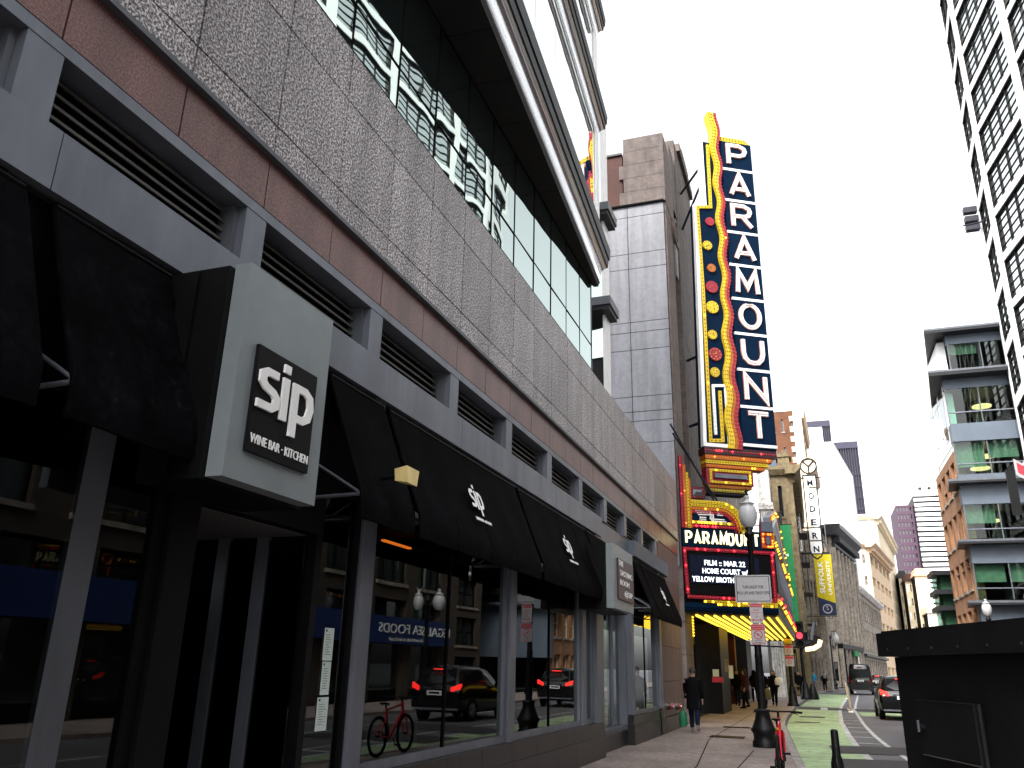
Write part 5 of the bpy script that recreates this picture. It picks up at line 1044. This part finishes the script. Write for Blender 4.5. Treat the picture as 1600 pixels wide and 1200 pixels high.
# ================================================================ FAR LEFT SIDE OF THE STREET
def corner(px, py, Y): p = PY(px, py, Y); return p.x, p.z
def side_building(name, label, pl, pc, ytop, Y, bend, length, wall, side=(1, 4, .5, .6), front=(4, 4, .5, .6), frame='white', pane='pane', cornice=None, wall2=None, cols=1, sill=None, ground=None, depth=20):
    X, zt = corner(pc, ytop, Y); XL = PY(pl, ytop, Y).x; t = top(name, label, 'building', (X, Y, 0)); fa = R(90-bend)
    nx, nz, ww, hh = side; W = X-XL; z0 = 0
    facade(t, (XL, Y, 0), 0, W-.605, z0, zt, nx, nz, (W-.605)/nx*ww, zt/nz*hh, wall, frame, pane, cols, 2, .3, 'side_wall', sill, None)
    z1 = ground or 0
    nx, nz, ww, hh = front; facade(t, (X, Y, 0), fa, length, z1, zt, nx, nz, length/nx*ww, (zt-z1)/nz*hh, wall2 or wall, frame, pane, cols, 2, .3, 'street_wall', sill, None)
    if ground:
        m = MB((X, Y, 0), fa); m.box(0, length, -.6, -.5, 0, ground-.6, 'black'); m.box(0, length, -.6, .08, ground-.6, ground-.005, 'black')
        n = max(3, nx)
        for i in range(n+1): u = (length-.5)*i/n; m.box(u, u+.5, -.6, .02, 0, ground-.605, wall2 or wall)
        m.build('shopfront', t)
    U = Vector((math.cos(fa), math.sin(fa), 0)); e = Vector((X, Y, 0))+U*length
    m = MB(); m.plate([(XL, Y+.62), (X-.62, Y+.62), (e.x-.62, e.y), (XL-2, e.y)], .02, zt-.1, 'roomdark'); m.plate([(XL, Y+.1), (X-.1, Y+.1), (e.x-.1, e.y), (XL-2, e.y)], zt-.09, zt-.01, 'dkledge'); m.build('core', t)
    if cornice:
        c, h, o = cornice; m = MB((X, Y, 0), fa); m.profile([(-.5, zt), (o*.4, zt), (o, zt+h*.6), (o, zt+h), (-.5, zt+h)], -o, length, c); m.box(-.02, length, -.02, o*.3, zt-h*.9, zt-h*.6, c)
        n = int(length/.9)
        for i in range(n): u = .2+i*.9; m.box(u, u+.28, 0, o*.75, zt-h*.55, zt-.003, c)
        m.build('cornice', t); m = MB((XL, Y, 0), 0); m.profile([(-.5, zt), (o*.3, zt), (o*.7, zt+h*.6), (o*.7, zt+h), (-.5, zt+h)], 0, W-.51, c); m.build('cornice', t)
    return t, X, zt, XL
# ornate marble pier between theatre and buff building
t = top('stone_pier', 'tall stained white marble pier rising behind the marquee', 'pier', (-4, 64, 0)); a = PY(1183, 745, 64); b = PY(1200, 735, 64)
m = MB(); m.box(a.x, b.x, 64, 66, 0, b.z, 'marble')
for i in range(5): x = a.x+(b.x-a.x)*(i+.5)/5; m.tube([(x, 64, 1), (x, 64, b.z-3.2)], .09, 'marble', 6)
m.box(a.x-.1, b.x+.15, 63.8, 66.1, b.z-3, b.z-2.5, 'marble'); m.build('shaft', t); m = MB(); m.lathe([(.5, b.z), (.3, b.z+.4), (.45, b.z+.8), (.2, b.z+1.2), (.3, b.z+1.6), (.02, b.z+2.2)], ((a.x+b.x)/2, 65), 'stonelight', 8); m.build('finial', t)
t, X, zt, XL = side_building('stone_building', 'buff stone building with bracketed cornice, blue mansard roof and an iron fire escape', 1192, 1237, 742, 68, 0, 26, 'stonewarm', (2, 4, .38, .60), (5, 4, .5, .6), 'black', 'pane', ('stonewarm', .7, .7), None, 2, 'stonewarm', 4.6)
m = MB(); m.profile([(-.6, zt+.72), (-.2, zt+.72), (-1.2, zt+2.6), (-2, zt+2.6)], XL, X-1.2, 'mansard') if False else m.prism([(XL, zt+.71), (X-1.0, zt+.71), (X-1.3, zt+1.55), (XL, zt+1.55)], 68.1, 90, 'mansard'); m.build('roof', t)
m = MB(); m.box(X-1.0, X-.1, 67.9, 70, zt+.71, zt+1.5, 'stonewarm'); m.prism([(X-1.15, zt+1.5), (X+.05, zt+1.5), (X-.55, zt+2.05)], 67.8, 70, 'stonewarm'); m.build('dormer', t)
m = MB((X, 68, 0), R(90))
for k in range(4):
    z = 5.6+k*(zt-5)/4.6; m.box(8, 12, .05, .75, z, z+.04, 'iron'); m.tube([(8, .75, z+.95), (12, .75, z+.95)], .02, 'iron', 5)
    for i in range(5): m.tube([(8+i, .75, z), (8+i, .75, z+.95)], .012, 'iron', 4)
    if k < 3: m.tube([(8.5, .5, z), (11.5, .5, z+(zt-5)/4.6)], .03, 'iron', 4)
m.build('fire_escape', t)
m = MB((X, 68, 0), R(90)); m.profile([(0, 5.4), (.9, 5.9), (.9, 6.2), (0, 6.2)], 16, 26, 'stonelight'); m.build('balcony', t)
t, X, zt, XL = side_building('brick_building', 'tall orange brick building with pale quoined corner and deep cornices', 1200, 1250, 641, 100, 2, 15, 'brickor', (3, 9, .22, .45), (4, 8, .5, .62), 'cgrey', 'pane', None, 'creamwall', 1, 'stonelight')
m = MB()
z = 1; k = 0
while z < zt: w = .9 if k % 2 else 1.35; m.box(X-w, X+.06, 99.93, 101, z, z+.62, 'creamwall'); z += .64; k += 1
m.build('quoins', t)
for z, o in ((zt-.2, .5), (zt-6.5, 1.2), (zt-17, 1.3)): m = MB((X, 100, 0), R(88)); m.profile([(0, z-.9), (.3, z-.9), (o, z), (o, z+.5), (0, z+.5)], -.4, 15, 'tanwall'); m.build('cornice', t)

m = MB(); m.box(XL, X-1.4, 99.95, 101, zt+.005, zt+.75, 'white'); m.build('parapet', t)
t, X, zt, XL = side_building('white_tower', 'bright white office block stepping up behind the brick building', 1258, 1301, 690, 135, 8.4, 27, 'whitewall', (1, 11, .27, .6), (9, 11, .05, .05), 'tanwall', 'paneblue', None)
m = MB(); q = PY(1284, 667, 142); m.box(XL-4, q.x, 142, 165, 0, q.z, 'whitewall'); m.build('upper_block', t)
def fin_tower(label, px0, px1, ytop, Y, n, base='slate'):
    a, b = PY(px0, ytop, Y), PY(px1, ytop, Y); t = top('glass_tower', label, 'tower', (b.x, Y, 0)); m = MB(); m.box(a.x, b.x, Y, Y+40, 0, b.z, base); m.build('core', t)
    m = MB(); w = b.x-a.x
    for i in range(n+1): x = a.x+w*i/n; m.box(x-w/n*.16, x+w/n*.16, Y-.8, Y-.01, 0, b.z-2.2, 'slatep')
    m.box(a.x-.2, b.x+.2, Y-.9, Y+.5, b.z-2.2, b.z+.2, 'slatep'); m.build('mullion', t)
    m = MB(); z = 6
    while z < b.z-9: m.box(a.x, b.x, Y-.35, Y-.015, z, z+1.3, 'slate'); z += 4.2
    m.build('spandrel', t); return t
fin_tower('dark violet ribbed tower standing highest behind the white block', 1256, 1295.5, 658, 330, 13); fin_tower('second dark ribbed tower, right of and lower than the first', 1290, 1338.5, 691, 310, 13)
t, X, zt, XL = side_building('stone_theatre', 'pale marble fronted building under the vertical modern sign', 1248, 1277, 838, 95, 3, 4.5, 'stonelight', (4, 4, .4, .6), (3, 4, .5, .6), 'stonelight', 'pane', ('stonelight', .6, .5))
t, X, zt, XL = side_building('corniced_building', 'dark corniced building with tall stone pilasters behind the yellow banner', 1280, 1298, 838, 122, 10, 20, 'stonelight', (1, 5, .5, .6), (6, 5, .62, .72), 'black', 'pane', ('dkledge', 1.5, 1.5), 'stonelight', 1, None, 5.5)
m = MB((X, 122, 0), R(80))
for i in range(7): u = .15+i*(19.6/6); m.tube([(u, .12, 5.6), (u, .12, zt-1.5)], .36, 'stonelight', 8)
m.build('pilaster', t)
m = MB((X, 122, 0), R(80)); m.box(9, 13, .08, .3, 4.1, 4.8, 'green'); m.build('shop_board', t)
e = Vector((X, 122, 0))+Vector((math.cos(R(80)), math.sin(R(80)), 0))*20.1
t = top('stone_building', 'low stone building with rows of tall windows beyond the dark corniced one', 'building', tuple(e)); zt = PY(1338, 938, 160).z
facade(t, tuple(e), R(82), 44, 0, zt, 12, 3, 2.4, zt/3*.66, 'stonelight', 'black', 'pane', 1, 2, .35, 'street_wall', 'stonelight'); m = MB(tuple(e), R(82)); m.box(0, 44, -12, -.65, .02, zt-.05, 'roomdark'); m.profile([(-.6, zt), (.3, zt), (.8, zt+.5), (.8, zt+.8), (-.6, zt+.8)], 0, 44, 'marble'); m.box(0, 44, .01, .5, zt*.31, zt*.335, 'dkledge'); m.build('cornice', t)
side_building('cream_building', 'cream and tan banded office building on the bend of the street', 1340, 1357, 856, 195, 9.5, 42, 'creamwall', (1, 6, .6, .42), (5, 6, .72, .42), 'tanwall', 'pane', ('tanwall', 1.2, 1.6), 'tanwall', 3)
side_building('white_building', 'pale many windowed building beyond the cream one on the bend', 1322, 1369, 812, 250, 8, 70, 'whitewall', (5, 12, .25, .5), (12, 10, .22, .3), 'white', 'pane', ('creamwall', 1.5, 1.6), 'creamwall', 1)
# purple and banded towers at the end of the street
a, b = PY(1399, 790, 430), PY(1429, 786, 430); t = top('mauve_tower', 'mauve stone tower with a grid of small square windows', 'tower', (a.x, 430, 0)); w = b.x-a.x
facade(t, (a.x, 430, 0), 0, w, 20, a.z, 6, 16, w/6*.52, (a.z-20)/16*.55, 'purple', 'purple', 'pane', 1, 1, .6, 'wall'); m = MB(); m.box(a.x, b.x, 431, 460, 0, a.z-.1, 'purple'); m.build('core', t)
a, b = PY(1429, 784, 420), PY(1480, 770, 420); t = top('banded_tower', 'white tower with dark horizontal window bands beside the mauve one', 'tower', (a.x, 420, 0)); m = MB(); m.box(a.x, b.x, 420, 450, 0, b.z, 'finside'); m.build('core', t); m = MB(); z = 10; k = 0
while z < b.z: m.box(a.x-.3, b.x, 418.6+.5*(k % 2), 420, z, z+1.35, 'whitewall'); z += 2.3; k += 1
m.box(a.x-.4, b.x, 418.5, 421, b.z-1, b.z+1.5, 'whitewall'); m.build('spandrel', t)
for k in range(4): m = MB(); m.box(a.x+3+k*4, a.x+4.2+k*4, 424, 426, b.z+.5, b.z+4, 'finside'); m.build('rooftop_vent', t)
# tan houses at the bend
for nm, lab, pl, pr, yt, Y, c, rf in (('tan_building', 'small tan building with a dark mansard roof at the bend', 1404, 1416, 903, 300, 'creamwall', 'dkledge'), ('tan_building', 'reddish topped pale building right of the dark mansard one', 1414, 1430, 908, 290, 'creamwall', 'brickred'), ('tan_building', 'yellowish stone building with a cornice below the banded tower', 1429, 1452, 900, 280, 'creamwall', 'tanwall'), ('tan_building', 'low white columned building below the banded tower', 1449, 1480, 958, 270, 'whitewall', 'creamwall')):
    a, b = PY(pl, yt, Y), PY(pr, yt, Y); t = top(nm, lab, 'building', (a.x, Y, 0)); w = b.x-a.x; n = 3 if w < 5 else 4; facade(t, (a.x, Y, 0), 0, w, 0, a.z, n, 7, w/n*.42, a.z/7*.52, c, 'tanwall', 'paneblue', 1, 1, .2); m = MB(); m.box(a.x, b.x, Y+.62, Y+14, 0, a.z-.05, 'roomdark'); m.build('core', t)
    m = MB(); m.profile([(-.6, a.z), (.8, a.z), (1.0, a.z+1), (-.2, a.z+2.6), (-1.5, a.z+2.6)], a.x, a.x, rf) if False else m.prism([(a.x-.4, a.z), (b.x+.4, a.z), (b.x-.3, a.z+2.2), (a.x+.3, a.z+2.2)], Y-.7, Y+13, rf); m.build('roof', t)
# ---------------------------------------------------------------- hanging signs and banners
def banner(label, px0, px1, y0, y1, Y, ma, fn=None, name='banner', cat='banner', poly=None):
    a, b = PY(px0, y1, Y), PY(px1, y0, Y); t = top(name, label, cat, ((a.x+b.x)/2, Y, a.z)); w, h = b.x-a.x, b.z-a.z; m = MB(((a.x+b.x)/2, Y, a.z), 0)
    m.box(-w/2, w/2, -.03, 0, 0, h, ma); c = m.build('cloth', t)
    if fn: m = MB(((a.x+b.x)/2, Y, a.z), 0); fn(m, w, h); m.build('lettering', c)
    for z in (h+.05, -.05): m = MB(((a.x+b.x)/2, Y, a.z), 0); m.tube([(w/2+.1, -.02, z), (-w/2-1.5, -.02, z)], .04, 'iron', 6); m.build('pole', t)
    return t
def f_green(m, w, h): m.ring(.1*w, h*.42, .12*w, .2*w, .001, .01, 'white', 14); m.text('ms', .1*w, .001, h*.72, .3*w, 'white', .01, .02)
def f_black(m, w, h): m.stroke([(-.3*w, h*.66), (.3*w, h*.66), (.3*w, h*.80), (-.3*w, h*.80)], .05*w, .001, .01, 'white', True); m.stroke([(0, h*.66), (0, h*.80)], .05*w, .001, .0095, 'white')
def f_yel(m, w, h):
    m.prism([(-w/2+.01, .02), (w/2-.01, .02), (w/2-.01, h*.20), (-w/2+.01, h*.30)], .001, .012, 'navban'); m.ring(0, h*.11, w*.22, w*.28, .013, .02, 'signwhite', 16); m.text('S', 0, .013, h*.09, w*.35, 'signwhite', .006)
    m.text('SUFFOLK', -.04*w, .001, h*.62, w*.40, 'white', .012, .012, rot=R(90), width=h*.52); m.text('UNIVERSITY', .36*w, .001, h*.62, w*.30, 'white', .012, .008, rot=R(90), width=h*.56)
def f_god(m, w, h): m.text('THE GODFREY', -.2*w, .001, h*.48, w*.55, 'signwhite', .012, .012, rot=R(-90), width=h*.78)
banner('green banner with white marks hanging beyond the marquee', 1222, 1235, 820, 1000, 63, 'green', f_green)
banner('black square sign with a white outlined emblem beside the green banner', 1196, 1221, 801, 880, 64.5, 'blkban', f_black, 'hanging_sign', 'sign')
banner('yellow banner with a navy foot and sideways white lettering', 1280.5, 1298, 866, 962, 93, 'yelban', f_yel)
banner('narrow navy banner with sideways white lettering on the far stone building', 1327.5, 1338, 912, 988, 140, 'navban', f_god)
MY = 84
a, b = PY(1262, 872, MY), PY(1279, 742, MY); t = top('vertical_sign', 'pale metal framed vertical sign spelling modern with a round emblem on top', 'sign', ((a.x+b.x)/2, MY, a.z)); cx = (a.x+b.x)/2; w = .85; h = b.z-a.z
def TB(): return MB((cx, MY, a.z), 0)
m = TB(); m.stroke([(-w*.72, h), (-w*.72, .8), (-w*.5, .2), (0, -.1), (w*.5, .2), (w*.72, .8), (w*.72, h)], .12, -.15, .05, 'iron', True); m.stroke([(-w*1.1, h), (-w*1.1, 1.2)], .07, -.15, .03, 'silver'); m.stroke([(w*1.1, h), (w*1.1, 1.2)], .07, -.15, .03, 'silver')
for z in (h*.36, h*.06, h*.97): m.tube([(w*1.3, -.1, z), (-w-3.2, -.1, z)], .07, 'iron', 6)
m.build('frame', t)
ph = (h-.3)/6
for i, ch in enumerate('MODERN'):
    z = h-(i+1)*ph; m = TB(); m.box(-w*.6, w*.6, -.12, 0, z+.14, z+ph-.04, 'white'); lp = m.build('letter_panel', t); m = TB(); m.text(ch, 0, .001, z+ph*.20, ph*.62, 'ink', .02, .03, width=w*.62); m.build('letter', lp)
m = TB(); m.ring(0, h+.95, .68, .82, -.1, .05, 'iron', 20); m.stroke([(0, h+.25), (0, h+.9), (-.5, h+1.45)], .12, -.05, .04, 'iron'); m.stroke([(0, h+.9), (.5, h+1.45)], .12, -.05, .035, 'iron'); m.disc(0, h+.95, .67, -.08, -.06, 'creamwall', 20); m.build('emblem', t)
m = TB(); m.box(-w*2.1, -w*1.45, -.08, 0, h*.02+.5, h*.93, 'white'); st_ = m.build('side_strip', t); m = TB(); m.text('SUFFOLK UNIVERSITY', -w*1.6, .001, h*.48, .5, 'ink', .01, .015, rot=R(90), width=h*.74); m.build('lettering', st_)
# lit curved canopy just past the marquee
t = top('lit_canopy', 'small curved canopy edged with warm light beside the traffic signal', 'canopy', (-1, 66, 3)); c = PY(1284, 985, 66); d = PY(1262, 1012, 66); m = MB()
pts = [PY(x, y, 66) for x, y in ((1282, 1000), (1280, 1008), (1272, 1013), (1258, 1015))]; m.tube([tuple(p) for p in pts], .16, 'warmlamp', 8); m.build('light_band', t); m = MB(); m.tube([(p.x-.25, p.y+.3, p.z+.3) for p in pts], .3, 'iron', 8); m.tube([tuple(PY(1272, 972, 66)), tuple(PY(1268, 1000, 66))], .12, 'silver', 6); m.build('shell', t)
# ================================================================ RIGHT SIDE OF THE STREET
# buildings mirrored in the shop windows
lg = top('brick_restaurant', 'brown brick building with a long blue restaurant fascia, seen mirrored in the shop windows', 'building', (10.5, 20, 0))
facade(lg, (10.5, 42, 0), R(-90), 56, 4.6, 12.8, 13, 2, 2.9, 2.6, 'brickshop', 'black', 'pane', 3, 2, .25, 'wall', 'stonelight')
m = MB(); m.box(11.15, 26, -14, 42, 0, 12.75, 'roomdark'); m.box(10.3, 11.1, -14, 42, 12.8, 13.2, 'stonelight'); m.build('core', lg)
m = MB(); m.box(10.5, 26, 42.003, 42.25, 0, 12.7, 'brickshop'); m.build('end_wall', lg)
m = MB((10.5, 42, 0), R(-90))
for i in range(15): u = min(i*4, 55.2); m.box(u, u+.8, -.6, .0, 0, 4.595, 'brickshop')
m.box(.8, 56, -.62, -.5, 0, 4.595, 'roomdark'); m.build('pier', lg)
for i in range(13):
    m = MB((10.5, 42, 0), R(-90)); m.sheet([(i*4+.8, -.3, .5), (i*4+4, -.3, .5), (i*4+4, -.3, 4.5), (i*4+.8, -.3, 4.5)], 'pane'); m.box(i*4+.8, i*4+4, -.4, -.25, .05, .5, 'black'); m.build('shop_window', lg)
m = MB((10.5, 42, 0), R(-90)); m.box(0, 32, .005, .35, 2.55, 3.75, 'blueaw'); fb = m.build('fascia_board', lg)
m = MB((10.5, 42, 0), R(-90)); m.text('LEGAL SEA FOODS', 4.1, .352, 3.02, .62, 'white', .02, .0, width=8.0); m.text('If it isn\u2019t fresh, it isn\u2019t Legal!', 5.2, .352, 2.68, .22, 'white', .01, 0, width=3.6)
m.build('lettering', fb)
# lattice tower
TC = (13.55, 54.9, 0); ta = R(-82); bw = 7.0
z00 = UZ(1517.5, 141.7, TC, ta)[1]; fh = 3.27; hh = 2.78; nz_ = 17; zb = z00-hh-.2-fh*9
tw = top('white_tower', 'tall white tower with black gridded windows at the right edge', 'tower', TC)
facade(tw, TC, ta, bw*5, zb, zb+fh*nz_, 5, nz_, 6.1, hh, 'whitewall', 'black', 'paneblue', 4, 5, .2, 'wall', None, None, .2, fw=.085, back=1.0, fd=.15, thin=.4)
sB = 4.6; OB = (TC[0]+sB*math.sin(R(4)), TC[1]+sB*math.cos(R(4)), 0)
facade(tw, OB, R(-94), sB-.02, zb, zb+fh*nz_, 1, 15, 3.3, fh*nz_/15*.8, 'whitewall', 'black', 'paneblue', 2, 5, .16, 'side_wall', fw=.09, back=1.0, fd=.12, thin=.5)
m = MB(TC, ta); m.box(1, bw*5, -12, -1.05, .0, zb+fh*nz_-.1, 'roomdark'); m.box(-4, 1.0, -12, -4.0, 0, zb+fh*nz_-.2, 'whitewall'); m.box(0, bw*5, -12, .1, zb+fh*nz_+.002, zb+fh*nz_+.6, 'whitewall'); m.build('core', tw)
facade(tw, TC, ta, bw*5, 0, zb-.02, 9, 3, 2.7, (zb-.02)/3*.72, 'brickshop', 'black', 'pane', 2, 2, .3, 'base_wall', 'stonelight', wn='base_window')
a = PY(1506, 352, 58.5); t = top('louvre_bracket', 'three small dark slats sticking out beside the white tower', 'louvre', tuple(a))
for x0, y0, x1, y1 in ((1506.5, 324, 1526.5, 332), (1509, 338, 1529, 346), (1511, 352, 1531.5, 359)):
    p, q = PY(x0, y1, 58.5), PY(x1, y0, 58.5); m = MB((p.x, 58.5, 0), 0); w = q.x-p.x; m.box(0, w, -.5, .0, p.z, p.z+.42, 'slate'); m.build('slat', t)
m = MB(); p, q = PY(1505, 353, 58.5), PY(1545, 344, 58.5); m.tube([tuple(p), tuple(q)], .06, 'slate', 5); m.build('arm', t)
# green glass office building
GYb = 60.0; gx = PY(1476, 612, GYb).x
gb = top('glass_office', 'office building with green glass storeys, dark projecting ledges and ceiling lamps', 'building', (gx, GYb, 0))
def zy(y): return PY(1502, y, GYb).z
GX1 = gx+13
def GB(): return MB((gx, GYb, 0), 0)
W_ = GX1-gx
for k, (y0, y1) in enumerate(((536, 577), (606, 661), (690, 741), (789, 845), (881, 937))):
    z1, z0 = zy(y0), zy(y1); off = .6 if k == 0 else 0
    m = GB(); m.sheet([(off, -.12, z0), (W_, -.12, z0), (W_, -.12, z1), (off, -.12, z1)], 'panegreen'); m.sheet([(off+.01, -.12, z0), (off+.25, -2, z0), (off+.25, -2, z1), (off+.01, -.12, z1)], 'panegreen'); wn = m.build('window', gb)
    m = GB(); u = off
    while u < W_: m.box(u, u+.06, -.16, -.05, z0, z1, 'silverd'); u += 2.0
    if k: m.box(off, W_, -.18, -.03, z0+(z1-z0)*.30, z0+(z1-z0)*.30+.07, 'silver')
    m.build('mullion', wn)
    m = GB(); u = off+.1
    while u < W_-1: 
        d = random.choice((.0, .35, .5, .5, .75)); 
        if d: m.box(u, u+1.75, -.5, -.47, z1-(z1-z0)*d, z1, 'blind')
        u += 2.0
    m.build('blind', wn)
    m = GB(); m.box(off+.1, W_, -8, -7.9, z0-.3, z1+.3, 'brickshop'); m.box(off+.1, W_, -8, -.3, z1-.02, z1+.02, 'stonegrey'); m.box(off+.1, W_, -8, -.3, z0-.04, z0, 'roomdark'); m.box(off+2.2, off+2.9, -4, -3.3, z0, z1, 'stonegrey'); m.build('interior_wall', gb)
    for (px, py) in {1: ((1534, 636),), 2: ((1542, 714), (1532, 733)), 3: ((1548, 815),)}.get(k, ()):
        q = PY(px, py, GYb+2.2); zc = min(q.z, z1-.15); m = MB(); m.lathe([(.32, zc), (.62, zc), (.62, zc+.09), (.32, zc+.09)], (q.x, GYb+2.2), 'warmlamp', 20); m.build('ceiling_lamp', gb)
for y0, y1, n0, ma, mrg in ((519, 536, -.05, 'bluegrey', .55), (590, 605.5, -.1, 'bluegrey', 0), (661.5, 689.5, .02, 'bluegrey', 0), (741.5, 751, .02, 'bluegrey', 0), (757, 788.5, -.02, 'bluegrey', 0), (849, 880.5, -.02, 'bluegrey', 0), (945, 1040, -.02, 'bluegrey', 0), (577.5, 581, -.05, 'silver', .5)):
    m = GB(); z1, z0 = zy(y0), zy(y1); u = mrg
    while u < W_: m.box(u+.012, min(u+3.9, W_)-.012, -.4, n0, z0, z1-.004, ma); u += 3.9
    m.box(mrg, mrg+.3, -.8, -.41, z0, z1-.004, 'bluegrey'); m.build('spandrel_panel', gb)
for y, o, th_, dp in ((516, .85, .3, 8), (583, 1.0, .35, 7), (752, .75, .25, 2.2), (846, .75, .25, 2.2), (940, .7, .25, 2.2)):
    z = zy(y); m = GB(); m.plate([(-o, o), (W_, o), (W_, -.3), (1, -.3), (1+dp*.155, -dp), (-o+dp*.155, -dp)], z-th_, z, 'dkledge'); m.box(-o, W_, o, o+.02, z-.12, z+.02, 'silverd'); m.build('ledge', gb)
m = GB(); m.box(1.8, W_, -11.0, -8.05, 0, zy(520), 'roomdark'); m.build('core', gb)
zb1 = zy(700)
facade(gb, (gx+.05, GYb+9.9, 0), R(-90), 9.0, 0, zb1, 4, 5, 1.5, zb1/5*.62, 'bricklit', 'tanwall', 'pane', 1, 2, .3, 'brick_wall', 'stonelight')
m = MB((gx+.1, GYb+9.9, 0), R(-90)); m.box(0, 9.0, -.5, -.02, zb1+.01, zy(525), 'whitewall')
for k in range(3): m.box(1+2.6*k, 2.9+2.6*k, -.5, .0, zb1+1, zy(590), 'pane')
m.build('upper_wall', gb)
t = top('glass_office', 'second smaller glass and ledge building farther along the right side', 'building', (12.4, 76, 0)); q = PY(1462, 895, 76); m = MB(); m.box(q.x, q.x+9, 76, 79, 0, q.z, 'panegreen'); m.box(q.x+.3, q.x+9, 76.5, 78.9, 0, q.z-.1, 'blind'); m.build('glazing', t)
for y in (895, 925, 950): z = PY(1470, y, 76).z; m = MB(); m.box(q.x-.3, q.x+9, 75.6, 79.2, z-.2, z+.15, 'dkledge'); m.build('ledge', t)
# red sign projecting at the right edge
p, q = PY(1590, 790, 30), PY(1603, 716, 30); t = top('projecting_sign', 'red sign with a white border, cut by the right edge of the photo', 'sign', (p.x, 30, p.z)); w = 1.0; m = MB((p.x, 30, 0), 0); m.prism([(0.12, p.z+1.0), (w, p.z+.4), (w, q.z-.6), (.12, q.z)], -.05, 0, 'signwhite'); f = m.build('panel', t)
m = MB((p.x, 30, 0), 0); m.prism([(.19, p.z+1.08), (w, p.z+.5), (w, q.z-.72), (.19, q.z-.12)], .001, .01, 'signred'); m.stroke([(.35, p.z+1.3), (.5, p.z+1.55), (.65, p.z+1.2)], .07, .011, .02, 'signwhite'); m.build('face', f)
m = MB((p.x, 30, 0), 0); m.box(-.16, .1, -.1, 0, p.z-.3, q.z-.4, 'iron'); m.tube([(0, -.05, p.z+.8), (10.45-p.x, -.05, p.z+.8)], .05, 'iron', 6); m.build('frame', t)
